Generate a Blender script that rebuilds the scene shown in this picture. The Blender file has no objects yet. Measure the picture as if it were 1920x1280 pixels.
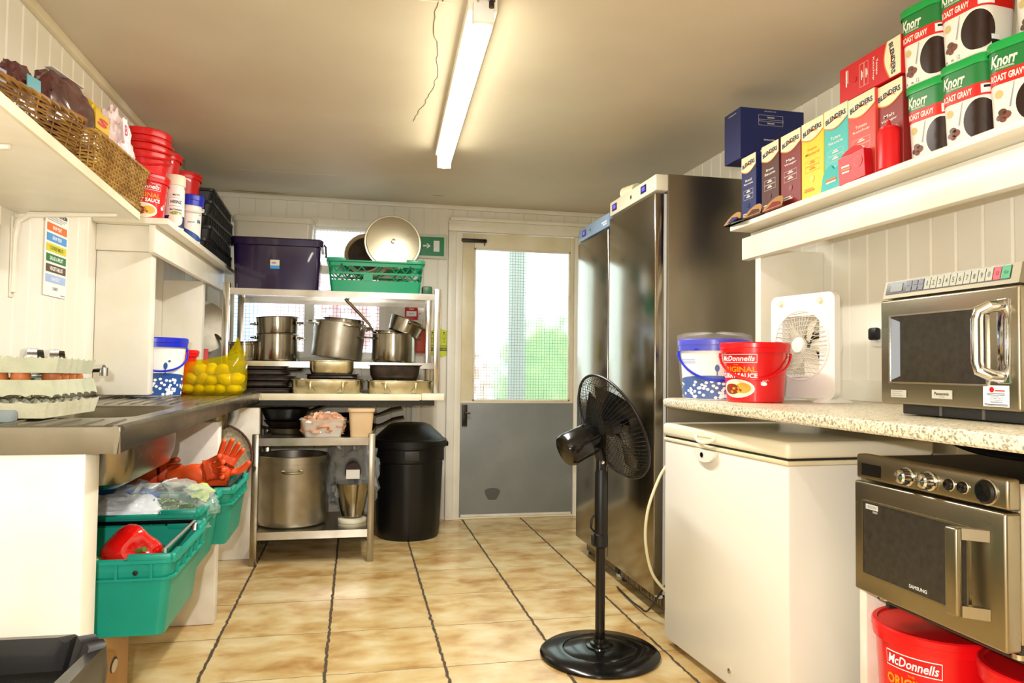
import bpy, bmesh, math, random
from mathutils import Vector, Matrix, noise, Euler
PI=math.pi
sc=bpy.context.scene; COL=sc.collection
def R(d): return math.radians(d)
# ---------------- camera, world, lights, exposure ----------------
FPX=1378.8; YAW=.2085; PIT=.0358; ROL=.0120; CAMZ=1.03
cd=bpy.data.cameras.new('camera'); cam=bpy.data.objects.new('camera',cd); COL.objects.link(cam)
cd.sensor_width=36; cd.sensor_fit='HORIZONTAL'; cd.lens=FPX/1920*36; cd.clip_start=.05
_F=Vector((math.sin(YAW),math.cos(YAW),0)); _r=Vector((math.cos(YAW),-math.sin(YAW),0)); _u=Vector((0,0,1))
_w=_F*math.cos(PIT)+_u*math.sin(PIT); _u2=_u*math.cos(PIT)-_F*math.sin(PIT)
_r3=_r*math.cos(ROL)+_u2*math.sin(ROL); _u3=_u2*math.cos(ROL)-_r*math.sin(ROL)
cam.matrix_world=Matrix(((_r3.x,_u3.x,-_w.x,0),(_r3.y,_u3.y,-_w.y,0),(_r3.z,_u3.z,-_w.z,CAMZ),(0,0,0,1)))
sc.camera=cam
wd=bpy.data.worlds.new('sky'); sc.world=wd; wd.use_nodes=True
wd.node_tree.nodes['Background'].inputs[0].default_value=(.84,.92,1,1)
wd.node_tree.nodes['Background'].inputs[1].default_value=1.35
fl=bpy.data.lights.new('camera_flash','POINT'); fl.energy=34; fl.shadow_soft_size=.012; fl.color=(1,.98,.95)
fo=bpy.data.objects.new('camera_flash',fl); fo.location=(-.07,0,CAMZ+.075); COL.objects.link(fo)
TUBE_STRENGTH=4.0
def rect_light(n,x,y,e):
    L=bpy.data.lights.new(n,'AREA'); L.shape='RECTANGLE'; L.size=.07; L.size_y=1.45; L.energy=e; L.color=(1,.98,.93)
    o=bpy.data.objects.new(n,L); o.location=(x,y,2.02); COL.objects.link(o); return o
# tube above the trolley aisle (built below) and an added weak fill light behind the camera, with no fixture
rect_light('ceiling_tube_glow',.385,2.92,13).rotation_euler=(0,0,R(-2.4))
rect_light('rear_fill_light',.3,-.6,5)
sc.view_settings.view_transform='Standard'; sc.view_settings.look='None'
sc.view_settings.exposure=1.58; sc.view_settings.gamma=1; sc.view_settings.use_curve_mapping=False
sc.cycles.use_denoising=True; sc.cycles.max_bounces=9; sc.cycles.diffuse_bounces=5; sc.cycles.transparent_max_bounces=12
sc.cycles.sample_clamp_indirect=6

# ---------------- materials ----------------
def srgb(c):
    if isinstance(c,str): c=[int(c[i:i+2],16)/255 for i in (0,2,4)]
    return tuple(((x/12.92) if x<=.04045 else ((x+.055)/1.055)**2.4) for x in c)
MATS={}
def mat(name,col,rough=.5,metal=0.,var=None,vscale=8.,vstretch=(1,1,1),bump=0.,bscale=40.,spec=.5,coat=0.,emit=None,es=1.,rvar=0.,alpha=1.,trans=0.,ior=1.45,sheen=0.):
    if name in MATS: return MATS[name]
    m=bpy.data.materials.new(name); m.use_nodes=True; nt=m.node_tree; N=nt.nodes; L=nt.links; b=N['Principled BSDF']
    c=srgb(col); b.inputs['Base Color'].default_value=(*c,1); b.inputs['Roughness'].default_value=rough; b.inputs['Metallic'].default_value=metal
    b.inputs['Specular IOR Level'].default_value=spec; b.inputs['Coat Weight'].default_value=coat; b.inputs['Alpha'].default_value=alpha
    b.inputs['Transmission Weight'].default_value=trans; b.inputs['IOR'].default_value=ior
    tc=None
    if var or bump or rvar:
        tc=N.new('ShaderNodeTexCoord'); mp=N.new('ShaderNodeMapping'); mp.inputs['Scale'].default_value=vstretch; L.new(tc.outputs['Object'],mp.inputs[0])
    if var or rvar:
        n=N.new('ShaderNodeTexNoise'); n.inputs['Scale'].default_value=vscale; n.inputs['Detail'].default_value=5; L.new(mp.outputs[0],n.inputs['Vector'])
        cr=N.new('ShaderNodeMapRange'); cr.inputs[1].default_value=.3; cr.inputs[2].default_value=.7; L.new(n.outputs['Fac'],cr.inputs[0])
        if var:
            mx=N.new('ShaderNodeMix'); mx.data_type='RGBA'; mx.inputs[6].default_value=(*c,1); mx.inputs[7].default_value=(*srgb(var),1)
            L.new(cr.outputs[0],mx.inputs[0]); L.new(mx.outputs[2],b.inputs['Base Color'])
        if rvar:
            r2=N.new('ShaderNodeMapRange'); r2.inputs[3].default_value=max(0,rough-rvar); r2.inputs[4].default_value=rough+rvar; L.new(cr.outputs[0],r2.inputs[0]); L.new(r2.outputs[0],b.inputs['Roughness'])
    if bump:
        n2=N.new('ShaderNodeTexNoise'); n2.inputs['Scale'].default_value=bscale; n2.inputs['Detail'].default_value=3; L.new(mp.outputs[0],n2.inputs['Vector'])
        bp=N.new('ShaderNodeBump'); bp.inputs['Strength'].default_value=bump; bp.inputs['Distance'].default_value=.003; L.new(n2.outputs['Fac'],bp.inputs['Height']); L.new(bp.outputs[0],b.inputs['Normal'])
    if emit: b.inputs['Emission Color'].default_value=(*srgb(emit),1); b.inputs['Emission Strength'].default_value=es
    MATS[name]=m; return m
wallp=mat('white_gloss_paint','F1EDE2',.42,var='E8E2D0',vscale=2.2,bump=.15,bscale=18)
whitep=mat('white_paint','F4F1E6',.35,var='E9E3D0',vscale=5,bump=.15,bscale=30)
creamp=mat('cream_paint','EFE8CE',.38,var='D8CBA4',vscale=3.5,bump=.1)
chipp=mat('chipped_white_paint','F0ECE2',.45,var='DCD2BE',vscale=9,bump=.25,bscale=22)
steel=mat('brushed_steel','A8A294',.27,1,var='98917F',vscale=3,vstretch=(1,1,.4),rvar=.06,bump=.05,bscale=90)
steelb=mat('fridge_side_steel','9A9385',.36,1,var='857D6C',vscale=2.2,vstretch=(1,1,.3),rvar=.05)
steelv=mat('vertical_brushed_steel','9A9385',.19,1,var='857D6C',vscale=2.2,vstretch=(1,1,.3),rvar=.06)
steelx=mat('bright_steel','C9C5BA',.22,1,rvar=.05,vscale=6)
sinks=mat('dull_sink_steel','8F897B',.26,1,var='7A7466',vscale=4,rvar=.06)
chrome=mat('chrome','DCDCDC',.08,1)
alu=mat('dull_aluminium','B9B4A6',.36,1,var='9C9484',vscale=7,rvar=.08)
alus=mat('aluminium_lid','D2CCB8',.33,1,var='BDB292',vscale=4,rvar=.08)
pansteel=mat('pan_steel','A59F8F',.2,1,var='857D6A',vscale=9,rvar=.05)
tinm=mat('roasting_tin_metal','CFC8AC',.28,1,var='AC9C70',vscale=12,rvar=.1)
burnt=mat('burnt_black_metal','1B1714',.42,.3,var='3A2E24',vscale=22,bump=.3)
blackp=mat('black_plastic','0A0A0B',.42,bump=.08,bscale=80)
blackg=mat('black_gloss','0A0A0B',.16)
darkg=mat('dark_grey_plastic','2E2D2B',.45)
greyp=mat('grey_door_paint','8C8F8B',.4,var='7A7E7B',vscale=3,bump=.12)
green=mat('teal_green_crate_plastic','0B9A84',.36,var='0A8672',vscale=4)
greend=mat('green_rack_crate_plastic','128F62',.36)
red=mat('red_tub_plastic','D80E14',.28,coat=.3)
redl=mat('red_tub_lid','DC0F16',.24)
dkred=mat('dark_red_lid','9E0F16',.25)
blue=mat('royal_blue_plastic','1D2BC4',.28)
navy=mat('navy_card','1B2560',.4)
white=mat('white_plastic','F2F0EA',.35)
offw=mat('ivory_enamel','F0EAD2',.3,coat=.3)
frz=mat('freezer_white_enamel','E9E6DC',.33,coat=.2)
purple=mat('purple_plastic','1E0E36',.2,coat=.4)
paper=mat('white_paper','F4F3EF',.6)
ink=mat('black_ink','16161A',.6)
card=mat('brown_cardboard','B58A58',.8,var='A77C4C',vscale=6)
wick=mat('wicker','A67B38',.55,var='6E4A1C',vscale=14)
wick2=mat('golden_wicker','B8924A',.5,var='86602A',vscale=14)
wood=mat('worktop_edge_paint','E8E2CC',.45,var='D6CCAE',vscale=8)
def C_(n,h,r=.5,**k): return mat(n,h,r,**k)
def clearm(name,col,fac=.7,rough=.15,ts=None):
    if name in MATS: return MATS[name]
    m=bpy.data.materials.new(name); m.use_nodes=True; nt=m.node_tree; N=nt.nodes; L=nt.links
    out=N['Material Output']; b=N['Principled BSDF']; b.inputs['Base Color'].default_value=(*srgb(col),1); b.inputs['Roughness'].default_value=rough
    t=N.new('ShaderNodeBsdfTransparent'); t.inputs[0].default_value=(*srgb(ts or col),1); mx=N.new('ShaderNodeMixShader'); mx.inputs[0].default_value=fac
    L.new(b.outputs[0],mx.inputs[1]); L.new(t.outputs[0],mx.inputs[2]); L.new(mx.outputs[0],out.inputs[0]); MATS[name]=m; return m
cling=clearm('clear_plastic_film','F2F4F2',.62,.12,'FFFFFF')
ybag=clearm('yellow_plastic_film','E6D81A',.74,.12,'F4E94A')
salf=clearm('salad_bag_film','F2F6F0',.80,.1,'FFFFFF')
frost=clearm('milky_plastic','E9E4D4',.3,.3,'FFF8E8')
def floor_mat():
    m=bpy.data.materials.new('ochre_floor_tiles'); m.use_nodes=True; nt=m.node_tree; N=nt.nodes; L=nt.links; b=N['Principled BSDF']
    def MA(op,a,b_=None,c=None):
        n=N.new('ShaderNodeMath'); n.operation=op
        for i,x in enumerate((a,b_,c)):
            if x is None: continue
            if isinstance(x,(int,float)): n.inputs[i].default_value=x
            else: L.new(x,n.inputs[i])
        return n.outputs[0]
    tc=N.new('ShaderNodeTexCoord'); sx=N.new('ShaderNodeSeparateXYZ'); L.new(tc.outputs['Object'],sx.inputs[0])
    nz=N.new('ShaderNodeTexNoise'); nz.inputs['Scale'].default_value=28; nz.inputs['Detail'].default_value=2; L.new(tc.outputs['Object'],nz.inputs['Vector'])
    wob=MA('MULTIPLY',MA('SUBTRACT',nz.outputs['Fac'],.5),.016)
    S=.4028
    u=MA('DIVIDE',MA('ADD',MA('ADD',sx.outputs[0],.8885+8*S),wob),S); v=MA('DIVIDE',MA('ADD',MA('SUBTRACT',sx.outputs[1],4.5734-20*S),wob),S)
    fu=MA('ABSOLUTE',MA('SUBTRACT',MA('FRACT',MA('ADD',u,.5)),.5)); fv=MA('ABSOLUTE',MA('SUBTRACT',MA('FRACT',MA('ADD',v,.5)),.5))
    def sm(x,w,s):
        r=N.new('ShaderNodeMapRange'); r.inputs[1].default_value=w; r.inputs[2].default_value=w+s; r.inputs[3].default_value=1; r.inputs[4].default_value=0; L.new(x,r.inputs[0]); return r.outputs[0]
    g=MA('MAXIMUM',sm(fu,.010,.006),MA('MULTIPLY',sm(fv,.0022,.005),.8))
    # per-tile shift of the marbling
    cb=N.new('ShaderNodeCombineXYZ'); L.new(MA('FLOOR',u),cb.inputs[0]); L.new(MA('FLOOR',v),cb.inputs[1])
    wn=N.new('ShaderNodeTexWhiteNoise'); wn.noise_dimensions='3D'; L.new(cb.outputs[0],wn.inputs[0])
    va=N.new('ShaderNodeVectorMath'); va.operation='MULTIPLY_ADD'; L.new(wn.outputs['Color'],va.inputs[0]); va.inputs[1].default_value=(7,7,7); L.new(tc.outputs['Object'],va.inputs[2])
    mp=N.new('ShaderNodeMapping'); mp.inputs['Scale'].default_value=(.8,1.15,1); mp.inputs['Rotation'].default_value=(0,0,R(14)); L.new(va.outputs[0],mp.inputs[0])
    n1=N.new('ShaderNodeTexNoise'); n1.inputs['Scale'].default_value=7.5; n1.inputs['Detail'].default_value=7; n1.inputs['Distortion'].default_value=.3; L.new(mp.outputs[0],n1.inputs['Vector'])
    cr=N.new('ShaderNodeValToRGB'); e=cr.color_ramp.elements; e[0].position=.3; e[0].color=(*srgb('D9C89C'),1); e[1].position=.72; e[1].color=(*srgb('A87C42'),1)
    x=cr.color_ramp.elements.new(.52); x.color=(*srgb('C9AC74'),1); L.new(n1.outputs['Fac'],cr.inputs[0])
    mx=N.new('ShaderNodeMix'); mx.data_type='RGBA'; L.new(cr.outputs[0],mx.inputs[6]); mx.inputs[7].default_value=(*srgb('4A3D2C'),1); L.new(g,mx.inputs[0]); L.new(mx.outputs[2],b.inputs['Base Color'])
    ro=N.new('ShaderNodeMapRange'); ro.inputs[3].default_value=.24; ro.inputs[4].default_value=.8; L.new(g,ro.inputs[0]); L.new(ro.outputs[0],b.inputs['Roughness'])
    bp=N.new('ShaderNodeBump'); bp.invert=True; bp.inputs['Strength'].default_value=.6; bp.inputs['Distance'].default_value=.004; L.new(g,bp.inputs['Height']); L.new(bp.outputs[0],b.inputs['Normal'])
    return m
def ceil_mat():
    m=mat('beige_ceiling_paint','DAD3BF',.5,var='CABDA8',vscale=1.1,bump=.2,bscale=7); return m
def glass_mat(name,sp,z0,z1,tint='F4FAF4'):
    m=bpy.data.materials.new(name); m.use_nodes=True; nt=m.node_tree; N=nt.nodes; L=nt.links; out=N['Material Output']; N.remove(N['Principled BSDF'])
    rf=N.new('ShaderNodeBsdfRefraction'); rf.inputs['IOR'].default_value=1.12; rf.inputs['Roughness'].default_value=.3; rf.inputs[0].default_value=(*srgb(tint),1)
    tl=N.new('ShaderNodeBsdfTranslucent'); tl.inputs[0].default_value=(*srgb('F6FAF0'),1); m1=N.new('ShaderNodeMixShader'); m1.inputs[0].default_value=.16
    L.new(rf.outputs[0],m1.inputs[1]); L.new(tl.outputs[0],m1.inputs[2])
    wr=N.new('ShaderNodeBsdfDiffuse'); wr.inputs[0].default_value=(*srgb('4A4E48'),1)
    tc=N.new('ShaderNodeTexCoord'); sx=N.new('ShaderNodeSeparateXYZ')
    nz=N.new('ShaderNodeTexNoise'); nz.inputs['Scale'].default_value=60; L.new(tc.outputs['Object'],nz.inputs['Vector'])
    vm=N.new('ShaderNodeVectorMath'); vm.operation='MULTIPLY_ADD'; L.new(nz.outputs['Color'],vm.inputs[0]); vm.inputs[1].default_value=(.006,.006,.006); L.new(tc.outputs['Object'],vm.inputs[2]); L.new(vm.outputs[0],sx.inputs[0])
    def ln(o):
        a=N.new('ShaderNodeMath'); a.operation='PINGPONG'; a.inputs[1].default_value=sp/2; L.new(o,a.inputs[0])
        c=N.new('ShaderNodeMath'); c.operation='LESS_THAN'; c.inputs[1].default_value=sp*.055; L.new(a.outputs[0],c.inputs[0]); return c.outputs[0]
    mxx=N.new('ShaderNodeMath'); mxx.operation='MAXIMUM'; L.new(ln(sx.outputs[0]),mxx.inputs[0]); L.new(ln(sx.outputs[2]),mxx.inputs[1])
    f=N.new('ShaderNodeMath'); f.operation='MULTIPLY'; f.inputs[1].default_value=.6; L.new(mxx.outputs[0],f.inputs[0])
    m2=N.new('ShaderNodeMixShader'); L.new(f.outputs[0],m2.inputs[0]); L.new(m1.outputs[0],m2.inputs[1]); L.new(wr.outputs[0],m2.inputs[2]); L.new(m2.outputs[0],out.inputs[0]); return m
def speck_mat():
    m=bpy.data.materials.new('speckled_laminate'); m.use_nodes=True; nt=m.node_tree; N=nt.nodes; L=nt.links; b=N['Principled BSDF']
    tc=N.new('ShaderNodeTexCoord'); n=N.new('ShaderNodeTexNoise'); n.inputs['Scale'].default_value=170; n.inputs['Detail'].default_value=2; L.new(tc.outputs['Object'],n.inputs['Vector'])
    cr=N.new('ShaderNodeValToRGB'); e=cr.color_ramp.elements; e[0].position=.36; e[0].color=(*srgb('8C8474'),1); e[1].position=.6; e[1].color=(*srgb('E6DEC4'),1); x=e.new(.46); x.color=(*srgb('CFC6AC'),1)
    L.new(n.outputs['Fac'],cr.inputs[0]); L.new(cr.outputs[0],b.inputs['Base Color']); b.inputs['Roughness'].default_value=.3; return m
speck=speck_mat()

# ---------------- mesh builder ----------------
class M:
    def __init__(s): s.v=[]; s.f=[]; s.fm=[]; s.mats=[]
    def add(s,vs,fs,m,xf=None):
        if m not in s.mats: s.mats.append(m)
        k=s.mats.index(m); o=len(s.v)
        for p in vs:
            p=Vector(p); s.v.append(xf@p if xf is not None else p)
        for f in fs: s.f.append([i+o for i in f]); s.fm.append(k)
        return s
    def box(s,a,b,m,bev=0,seg=2,xf=None):
        x0,y0,z0=[min(a[i],b[i]) for i in range(3)]; x1,y1,z1=[max(a[i],b[i]) for i in range(3)]
        if bev<=0:
            return s.add([(x0,y0,z0),(x1,y0,z0),(x1,y1,z0),(x0,y1,z0),(x0,y0,z1),(x1,y0,z1),(x1,y1,z1),(x0,y1,z1)],[(3,2,1,0),(4,5,6,7),(0,1,5,4),(1,2,6,5),(2,3,7,6),(3,0,4,7)],m,xf)
        bm=bmesh.new(); bmesh.ops.create_cube(bm,size=1)
        for v in bm.verts: v.co=Vector(((x0+x1)/2+v.co.x*(x1-x0),(y0+y1)/2+v.co.y*(y1-y0),(z0+z1)/2+v.co.z*(z1-z0)))
        bev=min(bev,.48*min(x1-x0,y1-y0,z1-z0)); bmesh.ops.bevel(bm,geom=bm.edges[:],offset=bev,segments=seg,profile=.5,affect='EDGES')
        bm.verts.index_update(); s.add([v.co.copy() for v in bm.verts],[[v.index for v in f.verts] for f in bm.faces],m,xf); bm.free(); return s
    def loft(s,rings,m,cap0=True,cap1=True,closed=True,xf=None):
        n=len(rings[0]); vs=[p for r in rings for p in r]; fs=[]
        for k in range(len(rings)-1):
            for i in range(n if closed else n-1):
                j=(i+1)%n; fs.append((k*n+i,k*n+j,(k+1)*n+j,(k+1)*n+i))
        if cap0: fs.append(tuple(range(n))[::-1])
        if cap1: fs.append(tuple(range((len(rings)-1)*n,len(rings)*n)))
        return s.add(vs,fs,m,xf)
    def lathe(s,prof,m,n=36,c=(0,0,0),xf=None,cap0=True,cap1=True):
        rings=[[(c[0]+r*math.cos(2*PI*i/n),c[1]+r*math.sin(2*PI*i/n),c[2]+z) for i in range(n)] for r,z in prof]
        return s.loft(rings,m,cap0 and prof[0][0]>1e-4,cap1 and prof[-1][0]>1e-4,True,xf)
    def tube(s,path,r,m,n=8,closed=False,xf=None,cap=True):
        P=[Vector(p) for p in path]; N_=len(P); rings=[]; prev=None
        for i,p in enumerate(P):
            a=P[i-1] if (i>0 or closed) else p; b=P[(i+1)%N_] if (i<N_-1 or closed) else p
            t=(b-a); t=t.normalized() if t.length>1e-9 else Vector((0,0,1))
            if prev is None:
                up=Vector((0,0,1)) if abs(t.z)<.9 else Vector((1,0,0)); e=t.cross(up).normalized()
            else: e=(prev-t*prev.dot(t)); e=e.normalized() if e.length>1e-6 else t.orthogonal().normalized()
            prev=e; g=t.cross(e); rr_=r[i] if isinstance(r,(list,tuple)) else r
            rings.append([p+(e*math.cos(2*PI*k/n)+g*math.sin(2*PI*k/n))*rr_ for k in range(n)])
        if closed: rings.append(rings[0])
        return s.loft(rings,m,cap and not closed,cap and not closed,True,xf)
    def prism(s,poly,h,m,xf=None):   # poly in XY, extruded z 0..h
        n=len(poly); vs=[(x,y,0) for x,y in poly]+[(x,y,h) for x,y in poly]
        return s.add(vs,[tuple(range(n))[::-1],tuple(range(n,2*n))]+[(i,(i+1)%n,n+(i+1)%n,n+i) for i in range(n)],m,xf)
    def build(s,name,parent=None,world=False,**props):
        me=bpy.data.meshes.new(name); off=parent.location if (parent is not None and world) else Vector()
        if parent is not None and world and parent.parent is not None: off=off+parent.parent.location
        me.from_pydata([p-off for p in s.v],[],s.f)
        for m in s.mats: me.materials.append(m)
        me.polygons.foreach_set('material_index',s.fm); me.polygons.foreach_set('use_smooth',[True]*len(s.f)); me.update()
        me.set_sharp_from_angle(angle=R(32))
        o=bpy.data.objects.new(name,me); COL.objects.link(o)
        if parent is not None: o.parent=parent
        for k,v in props.items(): o[k]=v
        return o
def rr(w,d,r,z=0,n=4,cx=0,cy=0):
    r=min(r,w/2-1e-4,d/2-1e-4); out=[]
    for k,(sx,sy) in enumerate(((1,-1),(1,1),(-1,1),(-1,-1))):
        a0=-PI/2+k*PI/2
        for i in range(n+1):
            a=a0+PI/2*i/n; out.append((cx+sx*(w/2-r)+r*math.cos(a),cy+sy*(d/2-r)+r*math.sin(a),z))
    return out
def TR(x=0,y=0,z=0,rx=0,ry=0,rz=0,s=1):
    return Matrix.Translation((x,y,z))@Euler((R(rx),R(ry),R(rz))).to_matrix().to_4x4()@Matrix.Scale(s,4)
def thing(name,label,cat,loc=(0,0,0),rz=0,group=None,rx=0,ry=0):
    o=bpy.data.objects.new(name,None); COL.objects.link(o); o.empty_display_size=.05; o.location=loc; o.rotation_euler=(R(rx),R(ry),R(rz)); o['label']=label; o['category']=cat
    if group: o['group']=group
    return o
def place(o,label,cat,loc=(0,0,0),rz=0,group=None,rx=0,ry=0):
    o.location=loc; o.rotation_euler=(R(rx),R(ry),R(rz)); o['label']=label; o['category']=cat
    if group: o['group']=group
    return o
def dup(o,loc=None,rz=None,label=None,rot=None):
    def cp(a,par):
        c=a.copy(); COL.objects.link(c); c.parent=par
        for k in a.children: cp(k,c)
        return c
    c=cp(o,None)
    if loc is not None: c.location=loc
    if rz is not None: c.rotation_euler=(0,0,R(rz))
    if rot is not None: c.rotation_euler=[R(x) for x in rot]
    if label: c['label']=label
    return c
def struct(name,mb): o=mb.build(name); o['kind']='structure'; return o
# ---- lettering and flat graphics laid on a surface ----
_TC={}
def text_tris(t,bold=.0,shear=0.):
    k=(t,bold,shear)
    if k in _TC: return _TC[k]
    c=bpy.data.curves.new('t','FONT'); c.body=t; c.shear=shear; c.offset=bold; c.resolution_u=2
    o=bpy.data.objects.new('t',c); me=o.to_mesh(); vs=[(v.co.x,v.co.y) for v in me.vertices]; fs=[list(p.vertices) for p in me.polygons]; o.to_mesh_clear()
    bpy.data.objects.remove(o); bpy.data.curves.remove(c)
    if not vs: vs=[(0,0)]; fs=[]
    x0=min(v[0] for v in vs); x1=max(v[0] for v in vs); y0=min(v[1] for v in vs); y1=max(v[1] for v in vs)
    _TC[k]=(vs,fs,x0,x1,y0,y1); return _TC[k]
class Dec:
    """graphics in (u,v) laid on a surface by fn(u,v,h)"""
    def __init__(s,fn,mb,step=.0004): s.fn=fn; s.mb=mb; s.st=step
    def P(s,pts,fs,m,l): s.mb.add([s.fn(u,v,l*s.st) for u,v in pts],fs,m)
    def rect(s,u0,v0,u1,v1,m,l=1,n=1,top=None):
        pts=[];fs=[]
        for i in range(n+1):
            u=u0+(u1-u0)*i/n; pts+=[(u,v0 if not callable(v0) else v0(i/n)),(u,v1 if not callable(v1) else v1(i/n))]
        for i in range(n): fs.append((2*i,2*i+2,2*i+3,2*i+1))
        s.P(pts,fs,m,l)
    def oval(s,u,v,a,b,m,l=1,n=20,k=3):
        pts=[(u,v)];fs=[]
        for j in range(1,k+1):
            for i in range(n): pts.append((u+a*j/k*math.cos(2*PI*i/n),v+b*j/k*math.sin(2*PI*i/n)))
        for i in range(n): fs.append((0,1+i,1+(i+1)%n))
        for j in range(1,k):
            for i in range(n): a_=1+(j-1)*n; b_=1+j*n; fs.append((a_+i,b_+i,b_+(i+1)%n,a_+(i+1)%n))
        s.P(pts,fs,m,l)
    def poly(s,pts,m,l=1): s.P(pts,[tuple(range(len(pts)))],m,l)
    def text(s,t,u,v,w,h,m,l=2,bold=.012,shear=0.,rot=0.,arc=0.):
        vs,fs,x0,x1,y0,y1=text_tris(t,bold,shear); sx=w/(x1-x0+1e-6); sy=h/(y1-y0+1e-6); ca,sa=math.cos(R(rot)),math.sin(R(rot)); out=[]
        for x,y in vs:
            a=(x-(x0+x1)/2)*sx; b=(y-(y0+y1)/2)*sy
            if arc: b-=arc*(a/(w/2))**2
            out.append((u+a*ca-b*sa,v+a*sa+b*ca))
        s.P(out,fs,m,l)
    def frame(s,u0,v0,u1,v1,t,m,l=2):
        s.rect(u0,v0,u1,v0+t,m,l); s.rect(u0,v1-t,u1,v1,m,l); s.rect(u0,v0,u0+t,v1,m,l); s.rect(u1-t,v0,u1,v1,m,l)
def flatY(y,x0=0,z0=0): return lambda u,v,h: (x0+u,y-h,z0+v)      # front faces -Y
def cylmap(r0,r1,H,a0=-PI/2,z0=0):
    def f(u,v,h):
        r=r0+(r1-r0)*v/H+h; a=a0+u/((r0+r1)/2); return (r*math.cos(a),r*math.sin(a),z0+v)
    return f
def rrmap(w0,d0,w1,d1,r,H,z0=0):
    """u runs along the perimeter from the middle of the -Y face"""
    ring=[Vector(p[:2]) for p in rr(1,1,.5,0,8)]
    def pt(w,d,u):
        base=[Vector((x,y)) for x,y,_ in rr(w,d,r,0,8)]
        s_=Vector((0,-d/2)); pts=[s_]+base+[s_]
        tot=sum((pts[i+1]-pts[i]).length for i in range(len(pts)-1)); u%=tot
        for i in range(len(pts)-1):
            L_=(pts[i+1]-pts[i]).length
            if u<=L_ and L_>1e-9:
                t=(pts[i+1]-pts[i])/L_; return pts[i]+t*u,Vector((t.y,-t.x))
            u-=L_
        return pts[0],Vector((0,-1))
    def f(u,v,h):
        k=v/H; p,n=pt(w0+(w1-w0)*k,d0+(d1-d0)*k,u); p=p+n*h; return (p.x,p.y,z0+v)
    return f
# ---------------- room shell ----------------
XL,XR,YB,YF,ZC=-1.0,1.80,5.0,-2.2,2.14
m=M(); m.box((XL-.3,YF-.3,-.1),(XR+.3,YB+.12,0),floor_mat()); fl_=struct('floor',m)
m=M(); cm=ceil_mat(); m.box((XL-.3,YF-.3,ZC),(XR+.3,YB+.1,ZC+.1),cm)
crk=mat('dark_crack','5A4C3C',.8); scar=mat('peeled_paint_edge','F2EBD8',.6); stn=mat('brown_damp_stain','8A7458',.7)
def strip(mb,pts,w,z,mt):
    vs=[];fs=[]
    for i,(x,y) in enumerate(pts): vs+=[(x-w/2,y,z),(x+w/2,y,z)]
    for i in range(len(pts)-1): fs.append((2*i,2*i+1,2*i+3,2*i+2))
    mb.add(vs,fs,mt)
rnd=random.Random(4); yy=1.95; pts=[]
while yy<3.35: pts.append((.262+.03*math.sin(yy*5)+rnd.uniform(-.006,.006)-.0*yy,yy)); yy+=.035
strip(m,pts[:8],.004,ZC-.001,crk); strip(m,[(x-.012,y) for x,y in pts[7:]],.0025,ZC-.001,crk)
def strip2(mb,pts,w,z,mt):
    vs=[];fs=[]
    for i,(x,y) in enumerate(pts): vs+=[(x,y-w/2*(1 if 0<i<len(pts)-1 else .2),z),(x,y+w/2*(1 if 0<i<len(pts)-1 else .2),z)]
    for i in range(len(pts)-1): fs.append((2*i,2*i+2,2*i+3,2*i+1))
    mb.add(vs,fs,mt)
strip2(m,[(-.74+i*.07,4.38+rnd.uniform(-.006,.006)) for i in range(10)],.008,ZC-.001,scar)
strip2(m,[(-.6+i*.06,2.06+rnd.uniform(-.006,.006)-.03*i/4) for i in range(6)],.008,ZC-.001,scar)
strip2(m,[(.12+i*.03,2.2+rnd.uniform(-.004,.004)) for i in range(6)],.006,ZC-.001,scar)
strip2(m,[(.45+i*.03,4.72+.004*i+rnd.uniform(-.004,.004)) for i in range(4)],.012,ZC-.001,stn)
strip2(m,[(-.80+i*.07,4.93+rnd.uniform(-.01,.01)) for i in range(6)],.018,ZC-.001,stn)
struct('ceiling',m)
def boards(s0,s1,z0,z1,fn,holes=(),pitch=.1,off=0.,g=.007,dep=.004,mt=wallp):
    """tongue and groove lining: a V groove every pitch; fn(s,depth,z)"""
    mb=M(); S=[s0]; k=math.ceil((s0-off)/pitch)
    ev=set([s0,s1]); prof=[]
    x=off+k*pitch
    while x<s1:
        if x-g>s0 and x+g<s1: prof+=[(x-g,0),(x-g*.2,dep),(x+g*.2,dep),(x+g,0)]
        x+=pitch
    for h in holes:
        for e in h[:2]:
            if s0<e<s1 and not any(abs(p[0]-e)<.012 for p in prof): prof.append((e,0))
    prof=sorted([(s0,0)]+prof+[(s1,0)])
    for (a,da),(b,db) in zip(prof,prof[1:]):
        mid=(a+b)/2; cuts=[(z0,z1)]
        for h in holes:
            if h[0]<mid<h[1]:
                nc=[]
                for c0,c1 in cuts:
                    if h[2]>c0: nc.append((c0,min(h[2],c1)))
                    if h[3]<c1: nc.append((max(h[3],c0),c1))
                cuts=nc
        for c0,c1 in cuts:
            if c1-c0>.001: mb.add([fn(a,da,c0),fn(b,db,c0),fn(b,db,c1),fn(a,da,c1)],[(0,1,2,3)],mt)
    return mb
mb=boards(YF,YB,0,ZC,lambda s,d,z:(XL-d,s,z),off=.037); struct('wall_left',mb)
mb=boards(YF,YB,0,ZC,lambda s,d,z:(XR+d,s,z),off=.02); struct('wall_right',mb)
HOLES=[(-.81,.17,1.10,1.95),(.69,1.52,0,1.965)]
mb=boards(XL,XR,0,ZC,lambda s,d,z:(s,YB+d,z),holes=HOLES,off=.033); struct('wall_back',mb)
m=M(); m.box((XL,YF-.1,0),(XR,YF,ZC),mat('shade_darkened_rear_wall','5E5547',.6)); struct('wall_front',m)  # wall colour darkened to stand in for the unlit room behind the camera
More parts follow.
